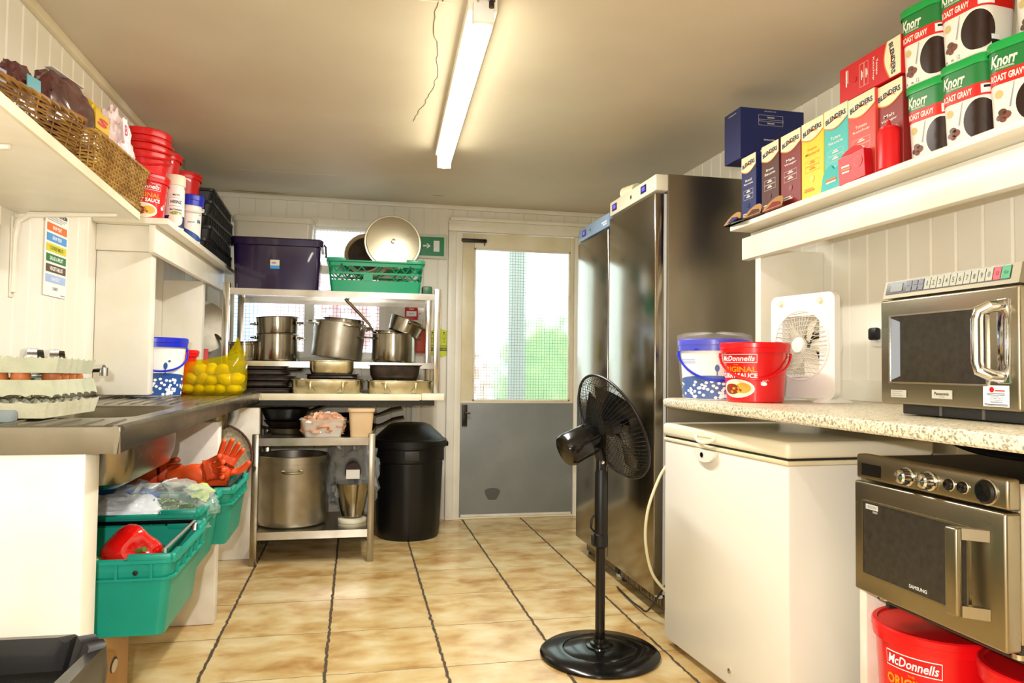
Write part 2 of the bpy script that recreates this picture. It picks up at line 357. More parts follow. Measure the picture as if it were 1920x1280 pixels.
# trims
m=M(); m.box((XL,YF,ZC-.035),(XL+.02,YB,ZC),creamp,.004); struct('trim_1',m)
m=M(); m.box((XL,YB-.02,ZC-.03),(XR,YB,ZC),whitep,.004); struct('trim_2',m)
m=M(); m.box((-.86,YB-.03,1.945),(.27,YB,2.0),whitep,.004); struct('trim_3',m)       # head board over the window
m=M(); m.box((.60,YB-.047,0),(.655,YB-.001,1.957),whitep,.006); m.box((.655,YB-.03,0),(.70,YB+.018,1.957),whitep,.004); m.box((1.50,YB-.03,0),(1.56,YB+.018,1.957),whitep,.004)
m.box((.60,YB-.045,1.958),(1.60,YB+.02,2.03),whitep,.005); m.box((.61,YB-.055,2.03),(1.62,YB,2.055),whitep,.005); struct('trim_4',m)
m=M(); m.box((.37,YB-.02,0),(.41,YB,.86),whitep,.004); struct('trim_5',m)
m=M(); m.box((.68,YB-.02,0),(1.52,YB+.06,.012),creamp,.003); struct('trim_6',m)
# ---- door ----
dr=thing('door_1','half glazed cream back door with a grey painted lower panel','door',(1.10,YB+.03,0)); dr['kind']='structure'
Y0=YB-.012; Y1=YB+.03
m=M(); x0,x1=.702,1.498; g0,g1=.783,1.472; z0,z1=.80,1.852
m.box((x0,Y0,z0-.002),(g0,Y1,1.955),creamp,.003); m.box((g1,Y0,z0-.002),(x1,Y1,1.955),creamp,.003); m.box((g0,Y0,z1),(g1,Y1,1.955),creamp,.003)
m.box((x0,Y0,.785),(x1,Y1,.802),creamp,.003); m.build('door_leaf',dr,True)
m=M(); m.box((x0,Y0+.002,.014),(x1,Y1,.786),greyp,.003); m.box((x0+.01,Y0-.004,.014),(x1-.01,Y0+.002,.03),chipp); m.build('lower_panel',dr,True,label='grey painted lower panel')
m=M(); m.box((g0,YB+.008,z0),(g1,YB+.013,z1),glass_mat('wired_door_glass',.0195,0,0)); gp=m.build('glass_pane',dr,True,label='wired obscure glass pane')
m=M()
for a in ((g0,z0,g0+.012,z1),(g1-.012,z0,g1,z1),(g0,z0,g1,z0+.012),(g0,z1-.012,g1,z1)): m.box((a[0],Y0-.004,a[1]),(a[2],YB+.008,a[3]),chipp,.002)
m.build('glazing_bead',dr,True)
m=M(); m.box((.69,Y0-.03,1.888),(.865,Y0,1.912),burnt,.006); m.tube([(.85,Y0-.02,1.89),(.85,Y0-.02,1.868)],.004,burnt); m.build('door_bolt',dr,True,label='black bolt at the top of the door')
m=M(); m.box((.712,Y0-.012,.63),(.748,Y0,.775),burnt,.003); m.tube([(.73,Y0-.01,.72),(.73,Y0-.04,.72),(.765,Y0-.045,.72)],.006,burnt); m.build('door_latch',dr,True,label='old dark metal latch plate')
m=M(); m.add([(.93+.05*math.cos(a)*(1+.2*math.sin(3*a)),Y0+.0015,.165+.05*math.sin(a)*(1+.2*math.cos(2*a))) for a in [i*PI/8 for i in range(16)]],[tuple(range(16))],mat('dark_smudge','575652',.6)); m.build('scuff_mark',dr,True)
# ---- window ----
wn=thing('window_1','white framed window behind the steel pot rack','window',(-.32,YB,1.1)); wn['kind']='structure'
m=M(); fy0,fy1=YB-.012,YB+.05
for i,a in enumerate(((-.84,1.07,-.775,1.97),(.145,1.07,.19,1.97),(-.84,1.93,.19,1.975),(-.84,1.07,.19,1.118),(-.338,1.1,-.278,1.95),(-.775,1.638,.145,1.69))): m.box((a[0],fy0-.0015*(i//2),a[1]),(a[2],fy1+.0015*(i//2),a[3]),whitep)
m.box((-.86,YB-.06,1.06),(.22,YB+.02,1.085),whitep,.005)
m.build('window_frame',wn,True)
wg=glass_mat('wired_window_glass',.024,0,0,'FFFFFF')
for a in ((-.775,1.118,-.338,1.638),(-.278,1.118,.145,1.638),(-.775,1.69,-.338,1.93),(-.278,1.69,.145,1.93)):
    m=M(); m.box((a[0],YB+.018,a[1]),(a[2],YB+.022,a[3]),wg); m.build('window_pane',wn,True)
# ---- painted partitions, posts, beams ----
def part_(n,a,b,mt=chipp,bev=.006):
    m=M(); m.box(a,b,mt,bev); return struct(n,m)
part_('partition',(XL,1.70,0),(-.55,1.79,.842),whitep)
part_('partition',(XL,3.13,0),(-.532,3.20,.80)); part_('partition',(XL,4.13,0),(-.50,4.19,.80))
part_('partition',(XL,3.13,.905),(-.798,3.20,1.47),whitep); part_('partition',(XL,4.14,.905),(-.80,4.20,1.47),whitep)
m=M(); m.box((-.80,3.08,1.462),(-.775,4.62,1.572),whitep,.004); struct('beam',m)
m=M(); m.box((XL,3.12,1.47),(-.80,3.15,1.572),whitep,.003); struct('beam',m)
m=M(); m.box((1.45,.3,1.455),(1.485,2.585,1.540),whitep,.004); struct('beam',m)
m=M(); m.box((1.485,.3,1.50),(1.50,2.58,1.562),whitep,.003); struct('beam',m)
m=M(); m.box((1.525,2.575,.90),(XR,2.615,1.50),whitep,.003); struct('post',m)
m=M(); m.box((XR-.012,.6,.925),(XR,2.575,1.0),whitep,.003); struct('trim_7',m)
m=M(); m.box((XL,1.80,1.0),(XL+.008,2.33,1.42),whitep,.003); struct('trim_8',m)
# ---- outside ----
m=M(); m.box((-6,YB+.15,-.12),(8,16,-.02),mat('outdoor_paving','B9B6AE',.8)); g=struct('ground_outside',m)
def blob(mb,c,r,mt,seed,amp=.25,fr=2.5,sub=3,sc_=(1,1,1)):
    bm=bmesh.new(); bmesh.ops.create_icosphere(bm,subdivisions=sub,radius=1)
    for v in bm.verts:
        n=v.co.normalized(); k=1+amp*noise.noise(n*fr+Vector((seed,seed*2,0)))
        v.co=Vector((c[0]+n.x*k*r*sc_[0],c[1]+n.y*k*r*sc_[1],c[2]+n.z*k*r*sc_[2]))
    bm.verts.index_update(); mb.add([v.co.copy() for v in bm.verts],[[v.index for v in f.verts] for f in bm.faces],mt); bm.free(); return mb
def leafcloud(mb,c,rad,n,size,mts,seed):
    rn=random.Random(seed)
    for i in range(n):
        d=Vector((rn.gauss(0,1),rn.gauss(0,1),rn.gauss(0,1))).normalized(); p=Vector(c)+Vector((d.x*rad[0],d.y*rad[1],d.z*rad[2]))*rn.uniform(.6,1.02)
        e=Euler((rn.uniform(0,6),rn.uniform(0,6),rn.uniform(0,6))).to_matrix().to_4x4(); s=size*rn.uniform(.7,1.3)
        mb.add([(0,-s,0),(s*.45,0,.1*s),(0,s,0),(-s*.45,0,.1*s)],[(0,1,2,3)],rn.choice(mts),Matrix.Translation(p)@e)
hg=[mat('hedge_leaf','A4D450',.6),mat('hedge_leaf_dark','7CB44A',.6),mat('hedge_leaf_pale','C4E67C',.6)]
h=thing('hedge','pale green bush seen blurred through the door glass','hedge',(1.75,7.0,0))
m=M(); leafcloud(m,(1.95,7.2,.85),(.62,.5,.75),1500,.06,hg,3); m.build('foliage',h,True)
m=M(); blob(m,(1.95,7.2,.8),.6,hg[1],2,.2,2,3,(.85,.7,1.0)); m.tube([(1.95,7.2,-.02),(1.95,7.2,.5)],.03,card); m.build('stem',h,True)
m=M(); m.box((1.20,5.75,-.02),(1.33,5.88,3.0),mat('grey_outdoor_post_paint','868C86',.6),.01); o=m.build('outdoor_post'); o['label']='grey upright post just outside the door glass'; o['category']='post'
m=M(); m.lathe([(0,0),(.12,0),(.17,.3),(.18,.31),(.16,.31),(.15,.27),(0,.27)],mat('terracotta','C9805A',.8),24,(1.02,6.6,-.02)); leafcloud(m,(1.02,6.6,.75),(.2,.2,.42),260,.05,[mat('orange_flower','E8975A',.6),mat('pink_leaf','E4A890',.6)],5)
o=m.build('potted_flower'); o['label']='orange flowering pot plant blurred behind the door glass'; o['category']='plant'
m=M(); m.tube([(.02,6.3,-.02),(.0,6.3,1.3)],.02,card); leafcloud(m,(0,6.3,1.5),(.30,.25,.42),420,.05,[mat('red_shrub_leaf','C2545A',.6),mat('pink_shrub_leaf','D88C8C',.6)],9)
o=m.build('red_shrub'); o['label']='reddish shrub outside the right window pane'; o['category']='shrub'
m=M(); m.box((-1.9,7.5,-.02),(-1.05,8.6,1.85),mat('pale_blue_panel','8DB8E8',.5),.05); o=m.build('storage_box'); o['label']='pale blue bin outside the left window pane'; o['category']='bin'
m=M(); m.box((-.80,7.3,-.02),(-.42,7.7,1.7),mat('pinkish_panel','F0CACA',.5),.04); o=m.build('outdoor_cabinet'); o['label']='pink outdoor box seen through the left window pane'; o['category']='box'
# ---- ceiling light ----
lt=thing('ceiling_tube_light','long lit fluorescent tube light on the ceiling','light',(.385,2.92,ZC),-2.4)
emm=mat('lit_diffuser','FFFFFF',.5,emit='FFF6DA',es=TUBE_STRENGTH)
m=M(); m.box((-.045,-.775,-.040),(.045,.775,0),whitep,.004); m.build('batten',lt)
m=M(); rg=[[(x,y,z) for x,z in [(.034*math.cos(a),-.068+.04*math.sin(a)) for a in [PI*2*i/16 for i in range(16)]]] for y in (-.76,.76)]; m.loft(rg,emm); m.build('diffuser',lt)
m=M(); m.box((-.032,-.80,-.085),(.032,-.762,-.02),white,.006); m.tube([(-.02,-.81,-.03),(-.01,-.84,-.02),(.01,-.83,-.035),(.02,-.86,-.015),(.03,-.80,-.02)],.004,steelx); m.lathe([(.008,0),(.008,.02),(0,.022)],burnt,10,(.02,-.82,-.05)); m.build('end_cap',lt)
m=M(); m.box((-.036,.760,-.106),(.036,.775,-.04),white,.006); m.build('end_cap',lt)
# ---------------- generic builders ----------------
def bucket(name,label,cat,loc,r0,r1,h,body,lidm,lid_h=.035,handle=None,rz=0,group=None,lidcol=None,label_fn=None,n=40,open_top=False,ph=0):
    t=thing(name,label,cat,loc,rz,group)
    m=M(); m.lathe([(0,0),(r0-.004,0),(r0,.004),(r1,h-lid_h*.5),(r1+.003,h-lid_h*.5+.002)]+([(r1-.003,h-.01),(r0,.02),(0,.02)] if open_top else [(r1,h-.004),(0,h-.004)]),body,n); m.build('tub_body',t)
    m=M(); R1=r1+.006
    if open_top: m.lathe([(r1,h-lid_h),(R1,h-lid_h),(R1+.002,h-.003),(R1,h),(r1-.002,h),(r1-.002,h-lid_h)],lidm,n,cap0=False,cap1=False); m.build('rim',t)
    else: m.lathe([(r1+.001,h-lid_h),(R1,h-lid_h),(R1+.001,h-lid_h*.55),(R1+.003,h-lid_h*.5),(R1+.003,h-.004),(R1,h),(R1-.010,h),(R1-.014,h-.006),(0,h-.006)],lidm,n,cap0=False); m.build('lid',t)
    if handle:
        m=M(); a0=handle[1] if isinstance(handle,tuple) else 0; hm=handle[0] if isinstance(handle,tuple) else handle
        sag=handle[2] if isinstance(handle,tuple) and len(handle)>2 else .42
        P=[]
        for i in range(25):
            a=PI*i/24; x=(r1+.0065)*math.cos(a); y=-(r1+.0065)*math.sin(a); P.append((x,y,h-lid_h-.008-sag*r1*math.sin(a)*1.0))
        m.tube(P,.0045,hm,6,xf=TR(rz=a0)); 
        for s_ in (-1,1): m.lathe([(0,0),(.009,0),(.009,.009),(0,.011)],hm,12,xf=TR(rz=a0)@TR(s_*(r1+.002),0,h-lid_h-.010,ry=90*s_))
        m.build('handle',t)
    if label_fn:
        m=M(); d=Dec(cylmap(r0,r1,h-lid_h*.5,-PI/2+R(ph)),m,.0005); label_fn(d,r1,h); m.build('label',t)
    return t
mcd_w=mat('print_white','FFFFFF',.4); mcd_o=mat('print_orange','F0921A',.4); mcd_r=mat('print_red','C80D14',.35); pl=mat('print_plate_cream','F4E2C0',.45); curry=mat('print_curry_brown','8A3A14',.45); chip_=mat('print_chip_yellow','E8A63A',.45)
def curry_label(d,r,h,u=0.):
    w=r*1.3; H=h
    d.rect(u-w*.5,H*.66,u+w*.5,H*.80,mcd_w,1,8); d.rect(u-w*.49,H*.668,u+w*.49,H*.792,mcd_r,2,8)
    d.text('McDonnells',u,H*.73,w*.9,H*.085,mcd_w,3,.015,.25)
    d.text('THE',u,H*.625,w*.12,H*.02,mcd_o,2); d.text('ORIGINAL',u,H*.55,w*1.0,H*.095,mcd_o,2,.03)
    d.text('CURRY SAUCE',u,H*.445,w*1.02,H*.08,mcd_w,2,.03)
    d.oval(u-w*.02,H*.23,w*.47,H*.155,mcd_w,1); d.oval(u-w*.02,H*.23,w*.44,H*.14,pl,2); d.oval(u-w*.16,H*.22,w*.24,H*.09,curry,3); d.oval(u+w*.16,H*.24,w*.2,H*.085,chip_,3)
    rn=random.Random(1)
    for i in range(9): d.oval(u-w*.2+rn.uniform(0,w*.42),H*(.17+rn.random()*.12),w*.045,H*.022,rn.choice([curry,chip_,mcd_r]),4,8,1)
    d.text('HOT',u+w*.68,H*.36,w*.2,H*.05,mcd_w,2,.02,rot=30); d.oval(u+w*.66,H*.31,w*.08,H*.03,mcd_w,2,8,1)
rib=mat('print_label_blue','20509A',.45); ribd=mat('print_deep_blue','1C3F86',.45)
def popcorn_label(d,r,h,u=0.,flat=False):
    W=r*1.35
    d.rect(u-W,h*.02,u+W,lambda t:h*(.34+.06*math.sin(t*PI)) ,rib,1,16)
    rn=random.Random(3)
    for i in range(70):
        a=u-W*.97+rn.random()*W*1.94; b=h*(.04+rn.random()*.26); d.oval(a,b,r*.055,h*.024,mcd_w,2+(i%2),8,1)
    d.oval(u+.02,h*.52,r*.07,h*.06,rib,2,10,1); d.rect(u+.018,h*.4,u+.022,h*.5,rib,2); d.oval(u+.035,h*.6,r*.05,h*.02,rib,2,8,1)
    for k in range(3): d.rect(u-W*.8,h*(.66-.03*k),u-W*.35,h*(.66-.03*k)+.0018,rib,1,3)
def crate(name,label,loc,rz,w,d,h,mt,cat='crate',lattice=False,group=None,bars=None,taper=.03,long_bar=True):
    """open folding-bale tray: floor, four walls with ribs or lattice, rim, pivoting bars"""
    t=thing(name,label,cat,loc,rz,group)
    m=M(); w0,d0=w-2*taper,d-2*taper
    m.loft([rr(w0,d0,.02,0),rr(w0,d0,.02,.012)],mt)
    T=.004; lo=.0; 
    if not lattice:
        m.loft([rr(w0,d0,.02,0),rr(w,d,.022,h-.03),rr(w+.002,d+.002,.022,h-.03),rr(w+.002,d+.002,.022,h),rr(w-2*T,d-2*T,.02,h),rr(w0-2*T,d0-2*T,.018,.012)],mt,False,False)
    else:
        m.loft([rr(w0,d0,.02,0),rr(w0+(w-w0)*.38,d0+(d-d0)*.38,.02,h*.38),rr(w0+(w-w0)*.38-2*T,d0+(d-d0)*.38-2*T,.02,h*.38),rr(w0-2*T,d0-2*T,.018,.012)],mt,False,False)
        for k0,k1 in ((.57,.63),(.82,1.0)):
            A=lambda k,e=0:rr(w0+(w-w0)*k-e,d0+(d-d0)*k-e,.02,h*k); m.loft([A(k0),A(k1),A(k1,2*T),A(k0,2*T),A(k0)],mt,False,False)
        for side in range(4):
            L_=w if side%2==0 else d; n=int(L_/.03)
            f=lambda u,k:((u,-(d0+(d-d0)*k)/2+.002,h*k) if side==0 else ((w0+(w-w0)*k)/2-.002,u,h*k) if side==1 else (u,(d0+(d-d0)*k)/2-.002,h*k) if side==2 else (-(w0+(w-w0)*k)/2+.002,u,h*k))
            for k0,k1 in ((.38,.57),(.63,.82)):
                for i in range(n):
                    u0=-L_*.46+L_*.92*i/n; u1=u0+L_*.92/n
                    if abs((u0+u1)/2)<L_*.16 and i%3: 
                        continue
                    a,b=(k0,k1) if i%2 else (k1,k0)
                    m.tube([f(u0,a),f(u1,b)],.0035,mt,4)
                m.box([min(f(-L_*.13,k0)[q],f(L_*.0,k1)[q])-.002 for q in range(3)],[max(f(-L_*.13,k0)[q],f(-L_*.04,k1)[q])+.002 for q in range(3)],mt) if k0<.5 else None
    # outward rim flange and moulded ribs
    m.loft([rr(w,d,.022,h-.012),rr(w+.022,d+.022,.03,h-.010),rr(w+.022,d+.022,.03,h-.002),rr(w,d,.022,h)],mt,False,False)
    if not lattice: m.loft([rr(w,d,.022,h*.72),rr(w+.012,d+.012,.026,h*.73),rr(w+.012,d+.012,.026,h*.76),rr(w,d,.022,h*.77)],mt,False,False)
    n=6 if not lattice else -1
    for i in range(n+1):
        x=-w*.42+w*.84*i/n
        for s_ in (-1,1): m.box((x-.003,s_*(d/2+.007),h*.76),(x+.003,s_*(d/2-.002),h-.01),mt)
    for i in range(5 if not lattice else 0):
        y=-d*.38+d*.76*i/4
        for s_ in (-1,1): m.box((s_*(w/2+.007),y-.003,h*.76),(s_*(w/2-.002),y+.003,h-.01),mt)
    # raised corner shoulders
    for sx in (-1,1):
        for sy in (-1,1): m.box((sx*(w/2-.0),sy*(d/2+.009),h-.012),(sx*(w/2-.10),sy*(d/2-.006),h+.012),mt,.004); m.box((sx*(w/2+.009),sy*(d/2),h-.012),(sx*(w/2-.006),sy*(d/2-.07),h+.012),mt,.004)
    m.build('tray',t)
    for b in (bars or []):
        m=M()
        if b[0]=='x': y=b[1]*d/2; m.tube([(-w/2+.01,y,h-.01),(-w/2+.01,y,h+.012),(w/2-.02,y,h+.012),(w/2-.02,y,h-.01)],.006,b[2],6)
        else: x=b[1]*w/2; m.tube([(x,-d/2+.02,h-.01),(x,-d/2+.02,h+.014),(x,d/2-.02,h+.014),(x,d/2-.02,h-.01)],.006,b[2],6)
        m.build('bale_arm',t)
    m=M()
    for s_ in (-1,1):
        for x in (w*.36,-w*.36): m.lathe([(0,0),(.006,0),(.006,.003),(0,.004)],blackp,10,xf=TR(x,s_*(d/2+.002+(.01 if s_<0 else .01)),h-.03,rx=90 if s_<0 else -90))
    m.build("pivot_pin",t)
    return t
def pillow_mesh(w,d,h,seed,amp=.18,fr=3.,n=28,mt=None,flat=.6,fold=.012):
    mb=M(); rings=[]
    for j in range(n+1):
        ph=-PI/2+PI*j/n; ring=[]
        for i in range(2*n):
            th=PI*i/n; ex=.72
            def sp(x): return math.copysign(abs(x)**ex,x)
            x=sp(math.cos(ph))*sp(math.cos(th)); y=sp(math.cos(ph))*sp(math.sin(th)); z=sp(math.sin(ph))
            p=Vector((x,y,z)); k=1+amp*noise.noise(p*fr+Vector((seed,0,seed)))
            rg=fold/ max(w,d)*2*(1-abs(noise.noise(p*fr*2.6+Vector((0,seed*3,0))))*2)
            ring.append((x*(k+rg)*w/2,y*(k+rg)*d/2,h/2+z*k*h/2*(1+rg)))
        rings.append(ring)
    mb.loft(rings,mt); return mb
# ---------------- left: sink run ----------------
t=thing('sink_unit','long stainless steel double sink with ribbed drainers on white supports','sink',(-.75,2.8,.84))
x0,x1,y0,y1=XL+.005,-.482,1.685,3.99; ZT=.892
m=M()
def hole_cell(cx0,cy0,cx1,cy1,bx0,by0,bx1,by1,r,z):
    bw,bd=bx1-bx0,by1-by0; cx,cy=(bx0+bx1)/2,(by0+by1)/2; inn=rr(bw,bd,r,z,6,cx,cy); out=[]
    for p in inn:
        dx,dy=p[0]-cx,p[1]-cy; k=min(((cx1-cx) if dx>0 else (cx-cx0))/abs(dx) if abs(dx)>1e-9 else 1e9,((cy1-cy) if dy>0 else (cy-cy0))/abs(dy) if abs(dy)>1e-9 else 1e9)
        out.append((cx+dx*k,cy+dy*k,z))
    corners=[(cx1,cy0),(cx1,cy1),(cx0,cy1),(cx0,cy0)]
    for c in corners:  # snap nearest outer vertex to the corner
        i=min(range(len(out)),key=lambda q:(out[q][0]-c[0])**2+(out[q][1]-c[1])**2); out[i]=(c[0],c[1],z)
    m.loft([out,inn],sinks,False,False); return inn,cx,cy,bw,bd
B1=(-.93,2.03,-.56,2.60); B2=(-.93,3.47,-.56,3.90)
def quad(a,b,z): m.add([(a[0],a[1],z),(b[0],a[1],z),(b[0],b[1],z),(a[0],b[1],z)],[(0,1,2,3)],sinks)
quad((x0,y0),(x1,1.99),ZT); hole_cell(x0,1.99,x1,2.63,*B1,.07,ZT); quad((x0,2.63),(x1,3.43),ZT); hole_cell(x0,3.43,x1,y1,*B2,.06,ZT)
# rolled front lip and end fascia, slightly raised edge
m.loft([[(x1-.03,y,ZT),(x1-.008,y,ZT+.007),(x1,y,ZT+.004),(x1+.002,y,ZT-.01),(x1-.004,y,ZT-.052),(x1-.010,y,ZT-.052),(x1-.008,y,ZT-.01),(x1-.03,y,ZT-.003)] for y in (y0-.004,y1)],sinks)
m.loft([[(x,y0+.03,ZT),(x,y0+.008,ZT+.007),(x,y0-.002,ZT+.004),(x,y0-.004,ZT-.01),(x,y0+.002,ZT-.052),(x,y0+.010,ZT-.052),(x,y0+.008,ZT-.01),(x,y0+.03,ZT-.003)] for x in (x0,x1+.002)],sinks)
m.loft([[(x0+.03,y,ZT),(x0+.012,y,ZT+.01),(x0+.010,y,ZT+.04),(x0,y,ZT+.04),(x0,y,ZT-.01),(x0+.03,y,ZT-.01)] for y in (y0,3.125)],sinks)
m.build('sink_top',t,True)
for k,(b,dz) in enumerate(((B1,.185),(B2,.165))):
    m=M(); bw,bd=b[2]-b[0],b[3]-b[1]; cx,cy=(b[0]+b[2])/2,(b[1]+b[3])/2; r=.07-.01*k
    rg=[rr(bw-2*a,bd-2*a,max(.03,r-a*.3),ZT-z,6,cx,cy) for a,z in ((0,0),(.004,.008),(.006,dz*.7),(.02,dz*.92),(.05,dz),(.12,dz+.004))]
    m.loft(rg,sinks,False,True); 
    rg=[rr(bw-2*a,bd-2*a,max(.03,r-a*.3),ZT-z,6,cx,cy) for a,z in ((-.012,.001),(-.001,.012),(.002,dz*.7),(.016,dz*.93),(.048,dz+.005),(.12,dz+.009))]
    m.loft(rg,sinks,False,True); m.lathe([(.02,-.06),(.03,-.05),(.035,0)],darkg,16,(cx,cy,ZT-dz-.004)); m.build('basin',t,True)
m=M()
for i in range(9):
    f=i/8; xa=-.95+.42*f; xb=-.86+.33*f; m.tube([(xb,2.67,ZT-.004),(xb,2.69,ZT-.001),(xa,3.36,ZT-.001),(xa,3.38,ZT-.004)],.005,sinks,8)
m.build('drainer_ribs',t,True)
m=M()
for i in range(8):
    f=i/7; m.tube([(-.93+.4*f,1.735,ZT-.004),(-.93+.4*f,1.75,ZT-.001),(-.90+.35*f,1.955,ZT-.001),(-.90+.35*f,1.97,ZT-.004)],.005,sinks,8)
m.build('near_drainer_ribs',t,True)
# taps
t=thing('mixer_tap','chrome mixer tap with two knobs behind the egg trays','tap',(-.93,2.45,ZT))
m=M(); m.box((-.95,2.34,ZT+.085),(-.91,2.60,ZT+.115),chrome,.012)
for y in (2.385,2.545): m.lathe([(.022,0),(.022,.01),(.014,.015),(.014,.09)],chrome,16,(-.93,y,ZT))
m.build('body',t,True)
for y in (2.40,2.56):
    m=M(); m.lathe([(.012,0),(.014,.018),(.030,.026),(.034,.045),(.030,.066),(.012,.072),(0,.072)],chrome,8,(-.93,y,ZT+.108)); m.build('tap_knob',t,True)
m=M(); m.tube([(-.93,2.47,ZT+.10),(-.90,2.46,ZT+.115),(-.80,2.42,ZT+.118),(-.735,2.40,ZT+.122)],.011,chrome,12); m.tube([(-.735,2.40,ZT+.124),(-.735,2.40,ZT+.10)],.012,chrome,12); m.build('spout',t,True)
# egg trays
pulp=mat('grey_green_egg_tray_pulp','B9BDA2',.85,var='CBCDB4',vscale=20,bump=.4,bscale=120); pulp2=mat('cream_egg_tray_pulp','DCD8BC',.85,var='CAC6A8',vscale=20,bump=.4,bscale=120)
egg=mat('brown_eggshell','C97A45',.5,var='B5652F',vscale=30)
def egg_tray(flip,mt):
    m=M(); n=6; p=.0485; S=n*p/2; q=24; vs=[];fs=[]
    for j in range(q+1):
        for i in range(q+1):
            x=-S+2*S*i/q; y=-S+2*S*j/q
            z=.022+.020*math.cos(2*PI*(x+S)/p)*1.0*.5+.020*math.cos(2*PI*(y+S)/p)*.5
            if i in(0,q) or j in (0,q): z=.044
            vs.append((x,y,z))
    for j in range(q):
        for i in range(q): a=j*(q+1)+i; fs.append((a,a+1,a+q+2,a+q+1))
    k=len(vs); 
    # scalloped side skirt
    per=[i for i in range(q+1)]+[j*(q+1)+q for j in range(1,q+1)]+[q*(q+1)+i for i in range(q-1,-1,-1)]+[j*(q+1) for j in range(q-1,0,-1)]
    for c,i in enumerate(per):
        x,y,z=vs[i]; o=.006+.003*math.cos(2*PI*c/4); d=Vector((x,y,0)).normalized(); vs.append((x+ (o if abs(x)>S-.001 else 0)*math.copysign(1,x),y+(o if abs(y)>S-.001 else 0)*math.copysign(1,y),.004+(.005 if c%4 in(1,2,3) else 0)))
    L_=len(per)
    for c in range(L_): fs.append((per[c],per[(c+1)%L_],k+(c+1)%L_,k+c))
    xf=TR(0,0,.046,rx=180) if flip else None
    m.add(vs,fs,mt,xf); return m
EX,EY=-.852,2.075
for i,(z,flip,mt,lb) in enumerate(((ZT+.004,True,pulp2,'lowest egg tray, cream pulp, standing on the drainer'),(ZT+.052,False,pulp,'middle grey pulp egg tray holding brown eggs'),(ZT+.108,True,pulp,'topmost grey pulp egg tray, upside down over the eggs'))):
    o=egg_tray(flip,mt).build('egg_tray'); o.location=(EX,EY,z); o.rotation_euler=(R(-1 if i==2 else 0),0,R(-3+3*i)); o['label']=lb; o['category']='egg tray'; o['group']='stacked egg trays'
m=M(); m.lathe([(0,-.028),(.010,-.026),(.018,-.017),(.0215,-.003),(.020,.009),(.014,.021),(.006,.028),(0,.0295)],egg,20); e0=m.build('egg'); e0['category']='egg'; e0['group']='eggs in the middle tray'
first=True
for j in range(6):
    for i in range(6):
        if not (j<1 or i>4): continue
        x=EX-.121+.0485*i; y=EY-.121+.0485*j
        if (i*7+j*3)%5==0: continue
        o=e0 if first else e0.copy()
        if not first: COL.objects.link(o)
        first=False; o.location=(x,y,ZT+.052+.050); o.rotation_euler=(R(8*(i%3)),R(6*(j%2)),0); o['label']='brown egg sitting in the middle egg tray'
o=e0.copy(); COL.objects.link(o); o.location=(-.905,1.98,ZT+.178); o.rotation_euler=(R(70),0,R(60)); o['label']='single brown egg on top of the uppermost egg tray'; del o['group']
m=M(); m.box((-.80,1.86,ZT+.001),(-.755,1.90,ZT+.028),mat('grey_sponge','8E9A9C',.9,bump=.4),.006); o=m.build('scouring_sponge'); o['label']='small grey sponge at the foot of the egg trays'; o['category']='sponge'; o.location=(0,-.01,0)
# poster
t=thing('hygiene_poster','cross contamination poster with coloured bands on the left wall','poster',(XL+.003,2.735,1.25),90)
m=M(); m.box((-.095,-.001,0),(.095,.001,.315),paper); m.build('sheet',t)
m=M(); d=Dec(flatY(-.0015),m,.0003)
d.text('PREVENT CROSS',0,.298,.165,.014,ink,1,.03); d.text('CONTAMINATION',0,.276,.165,.015,ink,1,.03)
for k in range(3): d.rect(-.08,.262-.006*k,.08-.02*k,.264-.006*k,mat('print_grey','9A9AA0',.6),1)
for k,(c,tx,tc) in enumerate((('E8702A','RAW MEAT','FFFFFF'),('4D9BE0','RAW FISH','FFFFFF'),('D8CF22','COOKED MEATS','5A6A20'),('1F7A3E','SALAD & FRUIT','FFFFFF'),('5C4632','VEGETABLES','FFFFFF'),('A9C0EC','BAKERY','E8F0FF'))):
    z=.215-.034*k; d.rect(-.083,z,.083,z+.026,C_('band_'+c,c,.5),1); d.text(tx,0,z+.013,.11 if k in(2,3,4) else .075,.013,C_('ink_'+tc,tc,.5),2,.02)
d.text('DAIRY',0,.026,.045,.011,mat('print_grey','9A9AA0',.6),1,.02); d.rect(.045,.006,.085,.009,mat('print_grey','9A9AA0',.6),1)
m.build('print',t)
# ---------------- left: upper shelf with brackets ----------------
t=thing('wall_shelf','cream edged white shelf on curved brackets over the sink','shelf',(-.83,1.7,1.48))
m=M(); m.prism([(XL+.001,.9),(-.592,.9),(-.672,2.455),(XL+.001,2.455)],.021,whitep,TR(0,0,1.475)); m.build('board',t,True)
m=M(); m.prism([(-.592,.9),(-.584,.9),(-.664,2.456),(-.672,2.456)],.023,creamp,TR(0,0,1.474)); m.build('edging_strip',t,True)
for y in (1.665,2.36):
    m=M(); m.tube([(XL+.006,y+.06,1.235),(XL+.008,y+.06,1.40),(XL+.018,y+.055,1.445),(XL+.05,y+.05,1.466),(-.70,y,1.468)],[.010,.010,.010,.010,.005],whitep,8)
    m.box((XL+.0005,y+.045,1.22),(XL+.005,y+.075,1.46),whitep,.002)
    for z in (1.25,1.38): m.lathe([(0,0),(.004,0),(.003,.003),(0,.003)],burnt,8,xf=TR(XL+.012,y+.06,z,ry=90))
    m.build('bracket',t,True)
m=M(); m.box((XL+.0005,2.21,1.26),(XL+.006,2.235,1.475),whitep,.001); o=m.build('trim_9'); o['kind']='structure'
